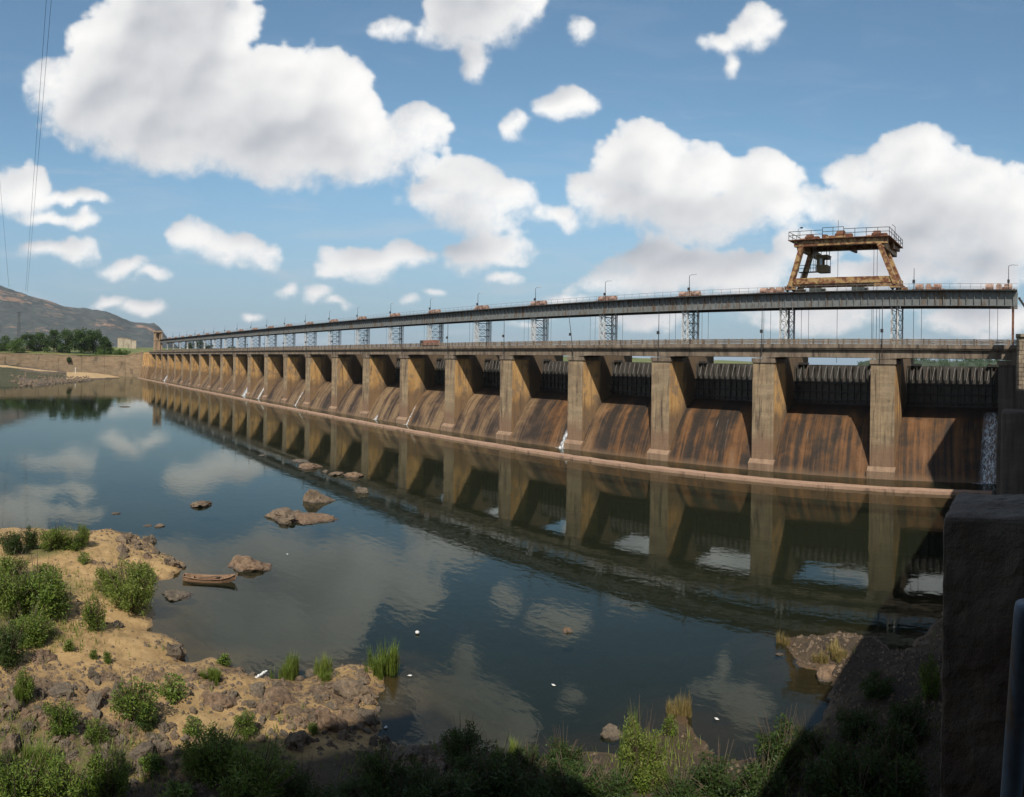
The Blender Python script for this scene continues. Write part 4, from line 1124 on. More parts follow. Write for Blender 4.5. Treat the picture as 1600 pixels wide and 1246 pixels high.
b1 = MB(); b1.box(-.3, 16.3, -.3, 12.3, 9.602, 9.95); obj('roof_slab', b1.mesh('roof_slab', 'bridge'), t)
b1 = MB(); b1.box(2, 3.4, -.03, .02, 3.5, 5.2); obj('window', b1.mesh('window', 'dark_steel'), t)
t = thing('stair_strut', 'dark steel stair sloping down from the right end of the crane girder', 'stair', (-1.5, 100.5, 19.5))
b1 = MB()
for y in (0, .9): b1.bar((0, y, 8.2), (5.6, y, 0), .16, .3)
obj('stringer', b1.mesh('stringer', 'dark_steel'), t)
for k in range(18):
    b1 = MB(); b1.box(5.6 * k / 18, 5.6 * k / 18 + .28, .05, .85, 8.2 * (1 - k / 18) - .02, 8.2 * (1 - k / 18) + .02); obj('tread', b1.mesh('tread', 'rail_steel'), t)

# bank wall on which the photographer stands, its parapet block, the pipe, and unseen blocks added to shade the shore and bay
t = thing('bank_wall', 'tall dark retaining wall along the right bank', 'wall', (2.2, 0, 0))
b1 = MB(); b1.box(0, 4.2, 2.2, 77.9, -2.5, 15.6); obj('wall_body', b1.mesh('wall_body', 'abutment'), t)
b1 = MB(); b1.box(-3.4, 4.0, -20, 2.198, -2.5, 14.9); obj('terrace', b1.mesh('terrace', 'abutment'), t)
t = thing('bank_shade_block', 'unseen plain concrete blocks added on the right bank wall to cast shade', 'building', (2.2, 0, 15.6))
b1 = MB(); b1.box(.05, 9, 4.5, 72, .002, 6.4); obj('low_shade_block', b1.mesh('low_shade_block', 'abutment'), t)  # out-of-view block added to shade the right bank
b1 = MB(); b1.box(.05, .40, 72.002, 84.0, .002, 17.2); obj('tall_shade_wall', b1.mesh('tall_shade_wall', 'abutment'), t)  # out-of-view thin slab sized to throw shade on the first bay
t = thing('parapet_block', 'dark weathered concrete parapet block close at the right edge', 'parapet', (0, 0, 0))
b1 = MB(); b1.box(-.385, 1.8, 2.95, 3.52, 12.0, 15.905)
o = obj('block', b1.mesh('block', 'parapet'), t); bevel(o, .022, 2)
md = o.modifiers.new('grid', 'SUBSURF'); md.subdivision_type = 'SIMPLE'; md.levels = 6; md.render_levels = 6
tx_ = bpy.data.textures.new('chips', 'CLOUDS'); tx_.noise_scale = .09; tx_.noise_depth = 4
md = o.modifiers.new('chips', 'DISPLACE'); md.texture = tx_; md.texture_coords = 'LOCAL'; md.strength = .03; md.mid_level = .5
t = thing('pipe_rail', 'blue-grey painted pipe rail leaning close at the lower right corner', 'pipe', (0, 0, 0))
b1 = MB(); pa = G(1603, 945, H - .52); pb = ray(1580, 1246) * 1.5 + Vector((0, 0, H))
d_ = (pb - pa).normalized()
b1.tube([pa, pa + d_ * .02, pb, pb + d_ * .6], [.024, .026, .026, .026], 20); obj('pipe', b1.mesh('pipe', 'blue_pipe', smooth=True), t)
t = thing('rear_shade_block', 'unseen tall concrete block added behind the viewpoint to shade the shore', 'building', (0, 0, 14.9))
b1 = MB(); b1.box(-6.2, 22, -16, -4.2, -16, 18.0); obj('wall', b1.mesh('wall', 'abutment'), t)  # unseen mass added to throw shade on the near shore
b1 = MB(); b1.box(-6.5, 22.3, -16.3, -3.9, 18.002, 18.4); obj('roof_slab', b1.mesh('roof_slab', 'bridge'), t)
# truck on the road
tx, ty = atr(682, 1.0); s_ = 95.2 / ty; tx *= s_
t = thing('truck', 'small reddish open truck standing on the road bridge', 'truck', (tx, 93.9, 19.502), None, 0, .82)
b1 = MB(); b1.box(-3.4, 2.2, -1.05, 1.05, 1.0, 1.15)
for y in (-1.05, .98): b1.box(-3.4, 2.2, y, y + .07, 1.15, 2.35)
b1.box(-3.4, -3.33, -.98, .98, 1.15, 2.35); b1.box(2.13, 2.2, -.98, .98, 1.15, 2.35); obj('cargo_bed', b1.mesh('cargo_bed', 'truck_red'), t)
b1 = MB(); b1.prism([(-1.0, .55), (1.0, .55), (1.0, 1.5), (.88, 2.35), (-.88, 2.35), (-1.0, 1.5)], -5.2, -3.55); obj('cab', b1.mesh('cab', 'dark_steel'), t)
b1 = MB(); b1.box(-5.2, 2.1, -.5, .5, .62, .98); obj('chassis', b1.mesh('chassis', 'dark_steel'), t)
for x in (-4.5, .2, 1.4):
    for y in (-1.0, 1.0):
        b1 = MB(); b1.tube([(x, y - .14, .5), (x, y + .14, .5)], .5, 14); obj('wheel', b1.mesh('wheel', 'rubber'), t)

# ================================================================== LEFT END
t = thing('left_tower', 'brown concrete tower with an open top at the far left end of the dam', 'tower', (XL - 5.5, 98, 17))
b1 = MB(); b1.box(-2.6, 2.6, -3, 3, -18, 2.6); obj('base', b1.mesh('base', 'tower'), t)
for x in (-2.4, 1.5):
    for y in (-2.8, 1.9):
        b1 = MB(); b1.box(x, x + .9, y, y + .9, 2.602, 17.2); obj('column', b1.mesh('column', 'tower'), t)
b1 = MB(); b1.box(-2.2, 2.2, 1.0, 1.3, 2.7, 16.9); obj('back_panel', b1.mesh('back_panel', 'tower'), t)
b1 = MB(); b1.box(-2.2, -1.9, -1.9, .99, 2.7, 16.9); obj('side_panel', b1.mesh('side_panel', 'tower'), t)
b1 = MB(); b1.box(1.9, 2.2, -1.9, .99, 2.7, 10.9); obj('side_panel', b1.mesh('side_panel', 'tower'), t)
b1 = MB(); b1.box(-2.8, 2.8, -3.2, 3.2, 17.202, 18.3); obj('top_slab', b1.mesh('top_slab', 'tower'), t)
b1 = MB(); b1.box(-2.5, 2.5, -2.9, 2.9, 11.0, 11.6); obj('mid_slab', b1.mesh('mid_slab', 'tower'), t)
t = thing('left_abutment', 'brown streaked concrete abutment at the far left end of the dam', 'abutment', (XL, YF, 0))
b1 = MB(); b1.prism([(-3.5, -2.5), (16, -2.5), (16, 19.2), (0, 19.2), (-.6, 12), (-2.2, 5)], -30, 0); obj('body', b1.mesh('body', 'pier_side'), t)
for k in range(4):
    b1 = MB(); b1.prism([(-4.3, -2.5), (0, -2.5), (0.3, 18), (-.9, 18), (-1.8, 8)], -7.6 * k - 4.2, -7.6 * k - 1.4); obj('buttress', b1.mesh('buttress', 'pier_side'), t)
# guide wall, in panels
t = thing('guide_wall', 'long tan masonry guide wall along the far left bank', 'wall', (0, 0, 0))
WP = [(-494, 92), (-497, 78), (-499, 62), (-500, 44), (-500.5, 26), (-500, 8), (-499, -10), (-497, -28), (-494, -46), (-490, -66), (-486, -90)]
WZ = [19.5, 16.2, 15.6, 15.4, 16.4, 16.8, 17.0, 17.6, 18.2, 18.6, 18.8]
for k in range(len(WP) - 1):
    (xa, ya), (xb, yb) = WP[k], WP[k + 1]; za, zb = WZ[k], WZ[k + 1]
    n_ = Vector((yb - ya, -(xb - xa), 0)).normalized() * -1
    o_ = 1.8 if n_.x > 0 else -1.8
    b1 = MB(); g = .25 * (1 if k % 2 else 0)
    ya2, yb2 = ya - .06, yb + .06
    b1.add([(xa + 2.6 + g, ya2, -2), (xb + 2.6 + g, yb2, -2), (xb + g, yb2, zb), (xa + g, ya2, za), (xa - 2, ya2, za), (xb - 2, yb2, zb), (xb - 2, yb2, -2), (xa - 2, ya2, -2)],
           [(0, 3, 2, 1), (3, 4, 5, 2), (4, 7, 6, 5), (0, 7, 4, 3), (1, 2, 5, 6)])
    pn = obj('wall_panel', b1.mesh('wall_panel', 'far_wall'), t)
    b2 = MB(); b2.bar((xa - .6 + g, ya2, za + .2), (xb - .6 + g, yb2, zb + .2), 1.6, .4); obj('coping', b2.mesh('coping', 'tower'), pn)
x_, y_ = atr(118, 470)
t = thing('gauge_post', 'thin white post standing before the guide wall', 'post', (x_, y_, 2.0))
b1 = MB(); b1.box(-.3, .3, -.3, .3, -1, 5.4); obj('shaft', b1.mesh('shaft', 'plaster'), t)
b1 = MB(); b1.box(-.55, .55, -.55, .55, -1.2, .3); obj('foot', b1.mesh('foot', 'ruin'), t)
# unfinished concrete building on a green mound
x_, y_ = atr(198, 690)
zb_ = zat(198, 544, 690)
mdx = Vector((x_, y_, 0)).normalized()
def mound(u, v):
    px = 148 + 90 * u; r_ = 520 + 330 * v
    x, y = atr(px, r_); e = math.sin(math.pi * u) ** .6
    return (x, y, 15.0 + (zb_ - 15.0) * min(1, v * 2.0) * e + 1.2 * mnoise.noise(Vector((x * .05, y * .05, 0))))
structure(obj('green_mound', grid_mesh('green_mound', mound, 40, 30, 'green_field')))
t = thing('concrete_building', 'pale unfinished concrete building on the green mound left of the dam', 'building', (x_, y_, zb_ - 1), None, math.atan2(y_, x_) + math.pi / 2)
for k, (xa, xb, ha) in enumerate(((-10, -5.2, 9), (-5.0, -1.4, 10.2), (-1.2, 4.4, 11.2), (4.6, 10, 11.6))):
    b1 = MB(); b1.box(xa, xb, -4 + k * .4, 5, 0, ha); w_ = obj('wall_block', b1.mesh('wall_block', 'ruin'), t)
    b2 = MB(); b2.box(xa - .2, xb + .2, -4.4 + k * .4, 5.2, ha + .002, ha + .4); obj('roof_slab', b2.mesh('roof_slab', 'tower'), w_)
    for z in (2.2, 6.0):
        b2 = MB(); b2.box((xa + xb) / 2 - .7, (xa + xb) / 2 + .7, -4.06 + k * .4, -3.9 + k * .4, z, z + 1.8); obj('window', b2.mesh('window', 'dark_steel'), w_)
b1 = MB(); b1.box(-10.5, 10.5, -6.2, -4.2, -1.5, .6); obj('plinth', b1.mesh('plinth', 'ruin'), t)
# pylon and its wires
x_, y_ = atr(29, 900); zg = 22
ph = zat(29, 488, 900) - zg
t = thing('pylon', 'slim steel lattice power pylon above the far left trees', 'pylon', (x_, y_, zg))
b1 = MB()
for sx in (-1, 1):
    for sy in (-1, 1): b1.bar((sx * 2.6, sy * 2.6, 0), (sx * .9, sy * .9, ph), .35)
obj('legs', b1.mesh('legs', 'dark_steel'), t)
b1 = MB(); nl = 12
for k in range(nl):
    z0, z1 = ph * k / nl, ph * (k + 1) / nl; w0, w1 = 2.6 - 1.7 * k / nl, 2.6 - 1.7 * (k + 1) / nl
    for (ax, ay, bx_, by_) in ((-1, -1, 1, -1), (1, -1, 1, 1), (1, 1, -1, 1), (-1, 1, -1, -1)):
        b1.bar((ax * w0, ay * w0, z0), (bx_ * w1, by_ * w1, z1), .2); b1.bar((bx_ * w0, by_ * w0, z0), (ax * w1, ay * w1, z1), .2)
obj('bracing', b1.mesh('bracing', 'dark_steel'), t)
for z in (ph - .5, ph - 5, ph - 9.5):
    b1 = MB(); b1.bar((0, -4.2, z), (0, 4.2, z), .35); obj('cross_arm', b1.mesh('cross_arm', 'dark_steel'), t)
WIRES = [([(80.1, 0), (73, 92), (59.7, 246), (43, 452)], 'right one of the two thin power lines crossing the sky at the left'),
         ([(72.4, 0), (65.5, 92), (54, 246), (40.4, 450)], 'left one of the two thin power lines crossing the sky at the left'),
         ([(0, 285), (4.6, 347), (13.5, 443)], 'faint power line at the very left edge of the sky')]
for pts, lb in WIRES:
    q = []
    for (px, py) in pts:
        d = ray(px, py); e = d.z / math.hypot(d.x, d.y); r_ = 60 / e; x, y = d.x / math.hypot(d.x, d.y) * r_, d.y / math.hypot(d.x, d.y) * r_
        q.append(Vector((x, y, H + 60)))
    a, c_ = q[0], q[-1]; dirv = (c_ - a)
    s0 = a - dirv.normalized() * 60; L_ = []
    for k in range(25):
        u = k / 24; p_ = s0.lerp(c_ + dirv.normalized() * 30, u); L_.append(p_ + Vector((0, 0, 0)))
    b1 = MB(); b1.tube(L_, [.026 + .07 * k / 24 for k in range(25)], 4)
    tag(obj('power_line', b1.mesh('power_line', 'dark_steel')), lb, 'power line', 'power lines')

# ------------------------------------------------------------------ plants
def leaf_quads(rn, pts, nrm, size, aspect=1.9):
    V = []; F_ = []
    for p_, nn in zip(pts, nrm):
        d = Vector((rn.gauss(0, 1), rn.gauss(0, 1), rn.gauss(0, .6))).normalized()
        d = (d + nn * .5).normalized()
        a = d.cross(Vector((rn.gauss(0, 1), rn.gauss(0, 1), rn.gauss(0, 1)))).normalized()
        s = size * rn.uniform(.6, 1.35)
        k = len(V)
        V += [p_, p_ + d * s * .5 + a * s / aspect * .5, p_ + d * s, p_ + d * s * .5 - a * s / aspect * .5]
        F_.append((k, k + 1, k + 2, k + 3))
    return V, F_
def crown_mesh(name, rn, clumps, nleaf, size, material, squash=1.0, aspect=1.9):
    """leaves spread over many small clumps inside the crown"""
    pts = []; nr = []
    tot = sum(c[3] ** 2 for c in clumps)
    for (x, y, z, r_) in clumps:
        for _ in range(int(nleaf * r_ * r_ / tot)):
            d = Vector((rn.gauss(0, 1), rn.gauss(0, 1), rn.gauss(0, 1))).normalized()
            q = r_ * (rn.random() ** .45) * rn.uniform(.75, 1.18)
            pts.append(Vector((x, y, z)) + Vector((d.x * q, d.y * q, d.z * q * squash))); nr.append(d)
    V, F_ = leaf_quads(rn, pts, nr, size, aspect)
    me = bpy.data.meshes.new(name); me.from_pydata([tuple(v) for v in V], [], F_); me.materials.append(MATS[material]); me.update(); return me
def bush_variant(seed, nleaf, size, material, tall=0.8, lobes=16, aspect=1.9, lo=.20, hi=.38):
    """unit bush: half width 1, height about 2 * tall"""
    rn = random.Random(seed); cl = []
    for k in range(lobes):
        a = rn.uniform(0, 2 * math.pi); q = rn.random() ** .6 * .72
        z = rn.uniform(.18, 1.0) * (1 - .45 * q) * 2 * tall * .8
        cl.append((math.cos(a) * q, math.sin(a) * q, z, rn.uniform(lo, hi)))
    cl += [(0, 0, tall * .7, .5), (.3, .1, tall * .4, .42), (-.3, -.2, tall * .4, .42)]
    fol = crown_mesh('foliage', rn, cl, nleaf, size, material, 1.0, aspect)
    b1 = MB()
    for (x, y, z, r_) in cl[:lobes]:
        b1.tube([(0, 0, -.1), (x * .4, y * .4, z * .55), (x, y, z + r_ * .9)], [.022, .014, .005], 4)
    for k in range(26):
        a = rn.uniform(0, 6.28); q = rn.uniform(.3, 1.05); z = rn.uniform(.7, 1.25) * 2 * tall * (1 - .3 * q)
        b1.tube([(math.cos(a) * q * .2, math.sin(a) * q * .2, 0), (math.cos(a) * q * .6, math.sin(a) * q * .6, z * .6), (math.cos(a) * q, math.sin(a) * q, z)], [.014, .010, .004], 3)
    return fol, b1.mesh('stems', 'bark')
def grass_variant(seed, nblade, material, spread=.6, h=1.0):
    """a tuft of unit size: blades leave several crowns and bend outwards"""
    rn = random.Random(seed); b1 = MB()
    cs = [(rn.gauss(0, spread * .45), rn.gauss(0, spread * .45), rn.uniform(.45, 1.0)) for _ in range(14)]
    for _ in range(nblade):
        cx_, cy_, ch_ = rn.choice(cs)
        x, y = cx_ + rn.gauss(0, .07), cy_ + rn.gauss(0, .07); a = math.atan2(y, x)
        hh_ = h * ch_ * rn.uniform(.35, 1.1)
        l = rn.uniform(.05, .75) * hh_; b_ = a + rn.gauss(0, 1.1)
        w = rn.uniform(.006, .015); c_, s_ = math.cos(b_ + 1.57) * w, math.sin(b_ + 1.57) * w
        p0 = (x, y, -.05); p1 = (x + math.cos(b_) * l * .25, y + math.sin(b_) * l * .25, hh_ * .6); p2 = (x + math.cos(b_) * l * .8, y + math.sin(b_) * l * .8, hh_ * rn.uniform(.85, 1))
        b1.add([(p0[0] - c_, p0[1] - s_, p0[2]), (p0[0] + c_, p0[1] + s_, p0[2]), (p1[0] + c_, p1[1] + s_, p1[2]), (p1[0] - c_, p1[1] - s_, p1[2]), p2], [(0, 1, 2, 3), (3, 2, 4)])
    return b1.mesh('blades', material)
FEA = [bush_variant(81 + k, 7000, .10, 'grass_green', .72, 34, 4.5, .12, .26) for k in range(2)]
BIG = [bush_variant(11 + k, 7500, .09, 'leaf', .62, 46, 3.2, .10, .26) for k in range(3)]
MED = [bush_variant(31 + k, 3400, .12, 'leaf', .75, 30, 3.4, .10, .25) for k in range(3)]
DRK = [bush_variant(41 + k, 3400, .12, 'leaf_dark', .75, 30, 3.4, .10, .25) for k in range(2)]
SML = [bush_variant(51 + k, 800, .20, 'leaf', .8, 12, 2.6, .12, .30) for k in range(2)]
GRS = [grass_variant(61 + k, 700, 'grass_green') for k in range(3)]
DRY = [grass_variant(71 + k, 420, 'grass_dry', .5, .9) for k in range(2)]
PLANTS = [ # px, py of the foot, width px, height px, kind, label
 (20,864,56,46,'D','dark leafy bush at the water on the upper left shore'),
 (48,858,34,42,'D','dark bush second from the left edge on the upper shore'),
 (86,858,68,46,'F','wide tuft of tall green reeds on the upper left shore'),
 (128,854,32,42,'F','narrow upright green reed tuft beside the shore rocks'),
 (112,858,40,22,'M','low green bush between the two reed tufts'),
 (16,905,70,50,'M','green bush at the left edge above the big thicket'),
 (60,955,118,96,'B','largest dense green thicket left of the sandy path'),
 (10,960,80,90,'B','dense green thicket cut by the left edge'),
 (45,1002,90,60,'B','lower green thicket bordering the sand patch'),
 (10,1040,70,70,'D','dark green bush at the left edge beside the sand patch'),
 (40,1090,40,50,'M','green bush hanging over the sand below the thicket'),
 (205,955,90,95,'F','tall loose green grass clump by the water, the biggest one'),
 (170,930,60,55,'F','upper left part of the tall loose grass, its own clump'),
 (147,985,44,62,'M','upright green bush at the left foot of the tall grass'),
 (228,905,30,30,'F','small grass tuft at the top of the tall clump near the boat'),
 (107,1017,24,22,'S','small round bush alone on the sand'),
 (146,1030,16,18,'S','tiny sparse plant on the sand, left of two'),
 (169,1036,20,20,'S','tiny sparse plant on the sand, right of two'),
 (212,1128,84,72,'M','bright green bush in the middle of the stones'),
 (228,1138,44,40,'D','dark lower part of the green bush among stones'),
 (268,1092,50,34,'S','low scrub right of the bright green bush'),
 (96,1148,60,58,'M','green bush among the boulders at the lower left'),
 (150,1156,44,32,'M','low bush over dark boulders, right of the boulder bush'),
 (30,1100,24,36,'G','grass tuft beside the left boulders'),
 (24,1258,90,70,'M','leafy bush in the lower left corner'),
 (100,1262,90,80,'M','leafy bush on the bottom edge, second from the left corner'),
 (165,1258,70,90,'M','leafy bush on the bottom edge, third from the left corner'),
 (185,1215,36,44,'D','upright dark bush above the bottom edge, left'),
 (60,1210,70,44,'G','yellowish weeds above the lower left bushes'),
 (285,1262,70,36,'S','low weeds on the bottom edge among pebbles'),
 (336,1206,104,78,'B','large bright bush right of the stones on the lower shore'),
 (400,1252,120,92,'B','wide bush on the bottom edge below the brown outcrop'),
 (470,1262,70,60,'D','dark bush on the bottom edge right of the wide bush'),
 (382,1150,40,44,'M','upright bush at the edge of the lower sand'),
 (490,1146,20,18,'S','small bush in the middle of the brown outcrop'),
 (598,1052,56,60,'Y','bright yellow-green grass tuft at the tip of the outcrop'),
 (452,1058,44,44,'Y','thin pale reeds standing in the shallows'),
 (505,1062,40,32,'Y','thin reeds beside the outcrop'),
 (590,1250,90,80,'D','dark bush on the bottom edge before the shaded rocks'),
 (720,1190,74,56,'D','dark bush over the water in the shade, left'),
 (770,1240,110,70,'D','wide dark bush in the shade on the bottom edge'),
 (825,1215,60,50,'D','dark bush in the shade, middle'),
 (880,1205,62,56,'D','dark bush in the shade near the bright reeds'),
 (890,1260,110,60,'D','low dark bush on the bottom edge below the bright reeds'),
 (1000,1225,80,104,'F','tall bright green reeds standing in the sun at the bottom'),
 (1000,1190,50,78,'Y','dry reeds behind the tall bright reeds'),
 (1058,1118,36,42,'X','dry straw-coloured tuft on a stub in the water'),
 (1045,1150,30,34,'S','small green plant below the straw tuft'),
 (1310,1026,44,36,'X','dry straw tuft on the shaded right bank'),
 (1284,1034,30,26,'X','smaller dry tuft left of the straw tuft on the right bank'),
 (1222,1006,26,26,'X','sparse brown tuft at the tip of the right bank'),
 (1218,1215,90,90,'D','dark shaded reeds by the blue pool, left'),
 (1120,1245,100,60,'D','dark shaded bush on the bottom edge below the pool'),
 (1300,1240,110,70,'D','dark shaded scrub on the bottom edge toward the parapet'),
 (1390,1200,90,80,'D','dark shaded scrub beside the parapet block'),
 (1452,1090,40,70,'M','broad-leaved plant against the parapet block'),
 (1015,1235,60,50,'M','leafy green plant at the foot of the tall bright reeds'),
 (1420,1150,80,60,'D','dark scrub between the parapet block and the shaded bank'),
 (1340,1150,80,50,'D','dark scrub in the middle of the shaded right bank'),
 (660,1262,90,60,'D','dark bush on the bottom edge among the shaded rocks'),
 (960,1262,90,60,'D','dark bush on the bottom edge under the bright reeds'),
 (1190,1262,90,70,'D','dark bush on the bottom edge right of the reeds'),
 (1400,1262,110,90,'D','dark bush on the bottom edge beside the parapet block'),
 (240,1205,50,30,'S','low weeds beside the lower sand path'),
 (300,1150,34,26,'S','low weeds under the brown rubble'),
 (350,1040,30,22,'S','weeds on the rubble by the water'),
 (330,1060,34,20,'G','sparse grass on the rubble by the water'),
 (5,1215,50,40,'D','dark bush at the left edge beside the cracked boulder'),
 (130,880,26,18,'S','small weeds on the upper spit'),
 (640,1262,120,40,'D','leafy bush on the bottom edge at the left of the shade'),
 (700,1258,100,50,'D','dark bush on the bottom edge in front of the shaded rocks'),
 (730,1225,70,40,'D','dark bush behind the wide shaded bush'),
 (850,1255,100,52,'D','tall leafy bush in the shade left of the bright reeds'),
 (930,1255,80,46,'D','leafy bush touching the left side of the bright reeds'),
 (1060,1258,80,44,'D','leafy bush touching the right side of the bright reeds'),
 (540,1262,80,36,'D','leafy bush on the bottom edge under the outcrop'),
 (790,1195,50,40,'Y','thin reeds at the water in the shade'),
 (1340,1262,120,90,'D','dark bush on the bottom edge in the right shade'),
 (1260,1180,60,50,'D','dark bush at the right shore of the blue pool'),
 (1370,1090,70,40,'D','dark low scrub above the shaded bank'),
]
KIND = {'F': FEA, 'B': BIG, 'M': MED, 'D': DRK, 'S': SML}
GK = {'G': GRS, 'R': GRS, 'Y': GRS, 'X': DRY}
for k, (px, py, wpx, hpx, kd, lb) in enumerate(PLANTS):
    p_ = on_shore(px, min(py, 1275)); dist = math.hypot(p_.x, p_.y)
    mpx = math.sqrt(dist ** 2 + H * H) / FPX
    w = wpx * mpx / 2; hgt = hpx * mpx
    z_ = max(gz(p_.x, p_.y), -.15)
    rz = rnd.uniform(0, 6.28)
    if kd in KIND:
        fol, stm = KIND[kd][k % len(KIND[kd])]
        zs = hgt / (2 * .75)
        t = thing('shore_bush', lb, 'bush', (p_.x, p_.y, z_), 'bushes on the near shore', rz, (w, w, max(zs, .45 * w)))
        obj('foliage', fol, t); obj('stems', stm, t)
    else:
        t = thing('reed_clump' if kd in 'RY' else 'grass_tuft', lb, 'grass', (p_.x, p_.y, z_), 'grass and reeds on the near shore', rz, (w, w, hgt))
        vv_ = GK[kd]
        cnt = {'R': 6, 'G': 3, 'Y': 2, 'X': 2}[kd]
        for j in range(cnt):
            a = 6.28 * j / cnt; q = .42 if cnt > 1 else 0
            obj('blades', vv_[(k + j) % len(vv_)], t, (math.cos(a) * q, math.sin(a) * q, 0), (0, 0, a * 2), (rnd.uniform(.8, 1.1), rnd.uniform(.8, 1.1), rnd.uniform(.55, 1.1)))

# trees of the far bank
def tree(px, py, wpx, hpx, r_, material, label, seed, name='bank_tree', group='trees on the far left bank'):
    rn = random.Random(seed)
    x, y = atr(px, r_); zf = zat(px, py, r_); sc_ = r_ / FPX
    w = wpx * sc_ / 2; hgt = hpx * sc_
    t = thing(name, label, 'tree', (x, y, zf), group)
    cl = []
    for k in range(30):
        a = rn.uniform(0, 6.28); q = rn.random() ** .5
        zz_ = rn.uniform(.10, .92); f = math.sin(min(1, (1.02 - zz_) * 2.2) * 1.57)
        cl.append((math.cos(a) * q * w * .85 * f, math.sin(a) * q * w * .85 * f, zz_ * hgt, rn.uniform(.16, .26) * min(w * 1.3, hgt)))
    obj('crown', crown_mesh('crown', rn, cl, 3400, .05 * hgt + .3, material), t)
    b1 = MB(); b1.tube([(0, 0, -1), (.1, 0, hgt * .3), (0, .2, hgt * .6)], [.035 * hgt, .026 * hgt, .012 * hgt], 7)
    for (cx_, cy_, cz_, _) in cl[:7]: b1.tube([(0, 0, hgt * .28), (cx_ * .5, cy_ * .5, hgt * .28 + (cz_ - hgt * .28) * .6), (cx_, cy_, cz_)], [.016 * hgt, .01 * hgt, .004 * hgt], 5)
    obj('trunk', b1.mesh('trunk', 'bark'), t)
TREES = [
 (8,552,36,26,560,'tree_leaf','dark tree at the left edge of the far bank'), (-14,552,40,30,560,'tree_leaf','dark tree cut by the left edge of the far bank'),
 (25,551,34,22,540,'tree_light','bright green round tree near the pylon'), (44,551,32,30,560,'tree_leaf','dark tree right of the pylon'),
 (62,552,34,32,570,'tree_leaf','tree between the pylon trees and the big grove'), (84,553,36,36,550,'tree_leaf','leftmost tall tree of the big dark grove'),
 (104,553,40,37,545,'tree_leaf','second tree of the big dark grove'), (126,554,44,40,540,'tree_leaf','tallest tree in the middle of the big dark grove'),
 (146,554,40,39,540,'tree_leaf','fourth tree of the big dark grove'), (163,554,30,28,535,'tree_leaf','rightmost tree of the big dark grove'),
 (176,556,34,11,530,'tree_light','low bright green shrub right of the grove'), (160,556,30,10,528,'tree_light','low bright shrub below the grove'), (192,556,28,10,530,'tree_light','low bright shrub under the concrete building'),
 (108,566,8,8,500.3,'tree_leaf','small dark bush growing out of the guide wall'),
 (296,548,22,14,900,'tree_leaf','dark tree seen through the towers near the far end, left'), (312,548,24,15,900,'tree_leaf','dark tree seen through the towers near the far end, middle'),
 (328,549,20,10,900,'tree_leaf','low tree seen through the towers near the far end, right'), (362,549,22,7,900,'tree_leaf','lowest tree seen through the towers')]
for k, a in enumerate(TREES): tree(*a, seed=200 + k)
# wooded far shore of the reservoir, one mass
def far_shore(u, v):
    x = -420 + 1100 * u; y = 1500 + 260 * v
    n_ = mnoise.fractal(Vector((x * .004, 0, 2)), 1.0, 2.0, 4)
    return (x, y, 12.5 + (11 + 15 * (.5 + .5 * n_)) * math.sin(min(1, v * 1.6) * 1.57) )
structure(obj('far_shore', grid_mesh('far_shore', far_shore, 120, 10, 'far_forest')))
rn = random.Random(77); cl = []
for k in range(420):
    u = rn.random(); v = rn.random(); x, y, z = far_shore(u, v)
    cl.append((x, y, z + rn.uniform(0, 4), rn.uniform(4, 9)))
structure(obj('far_wood', crown_mesh('far_wood', rn, cl, 26000, 3.2, 'tree_leaf')), 'stuff')
bpy.data.objects['far_wood']['label'] = 'dark woods along the far shore of the reservoir'

# ------------------------------------------------------------------ rocks
def rock_mesh(seed, flat=.6, rough=.35, sub=4):
    import bmesh
    bm = bmesh.new(); bmesh.ops.create_icosphere(bm, subdivisions=sub, radius=1.0)
    rn = random.Random(seed); off = Vector((rn.uniform(0, 99), rn.uniform(0, 99), rn.uniform(0, 99)))
    planes = [(Vector((rn.gauss(0, 1), rn.gauss(0, 1), rn.gauss(0, .8))).normalized(), rn.uniform(.55, .85)) for _ in range(9)]
    for v in bm.verts:
        c_ = v.co.copy()
        for nn, dd in planes:
            e = c_.dot(nn) - dd
            if e > 0: c_ -= nn * e * .85
        c_ *= 1 + rough * mnoise.fractal(c_ * 1.3 + off, 1.0, 2.0, 4) + .12 * mnoise.fractal(c_ * 4 + off, 1.0, 2.0, 4) + .05 * mnoise.noise(c_ * 14 + off)
        v.co = Vector((c_.x, c_.y, c_.z * flat))
    me = bpy.data.meshes.new('rock'); bm.to_mesh(me); bm.free(); return me
PEAK = rock_mesh(345, .9, .22)
for v in PEAK.vertices:
    q = max(0.35, 1 - .5 * max(v.co.z + .1, 0)); v.co.x = v.co.x * q + .35 * v.co.z; v.co.y *= q
PEAK.materials.append(MATS['rock'])
RK = [rock_mesh(300 + k, .55 + .1 * (k % 3), .30) for k in range(8)]
SLAB = [rock_mesh(320 + k, .28, .30) for k in range(3)]
for k, me in enumerate(RK + SLAB): me.materials.append(MATS[['rock', 'rock_grey', 'rock_brown'][k % 3]])
def place_rock(px, py, wpx, hpx, me, label, group=None, depth=.8, rz=None, name='rock', z0=None):
    p_ = on_shore(px, py) if z0 is None else G(px, py, z0)
    dist = math.hypot(p_.x, p_.y); mpx = math.sqrt(dist ** 2 + H * H) / FPX
    w = wpx * mpx / 2 * 1.08
    hgt = hpx * mpx
    zsc = hgt / max(.25, max(v.co.z for v in me.vertices)) * .9
    o = obj(name, me, None, (p_.x, p_.y + w * depth * .3, p_.z - hgt * .12), (0, 0, rnd.uniform(0, 6.28) if rz is None else rz), (w, w * depth, zsc))
    return tag(o, label, 'rock', group)
AZR = lambda px: -math.atan2(*reversed([0, 0])) if False else None
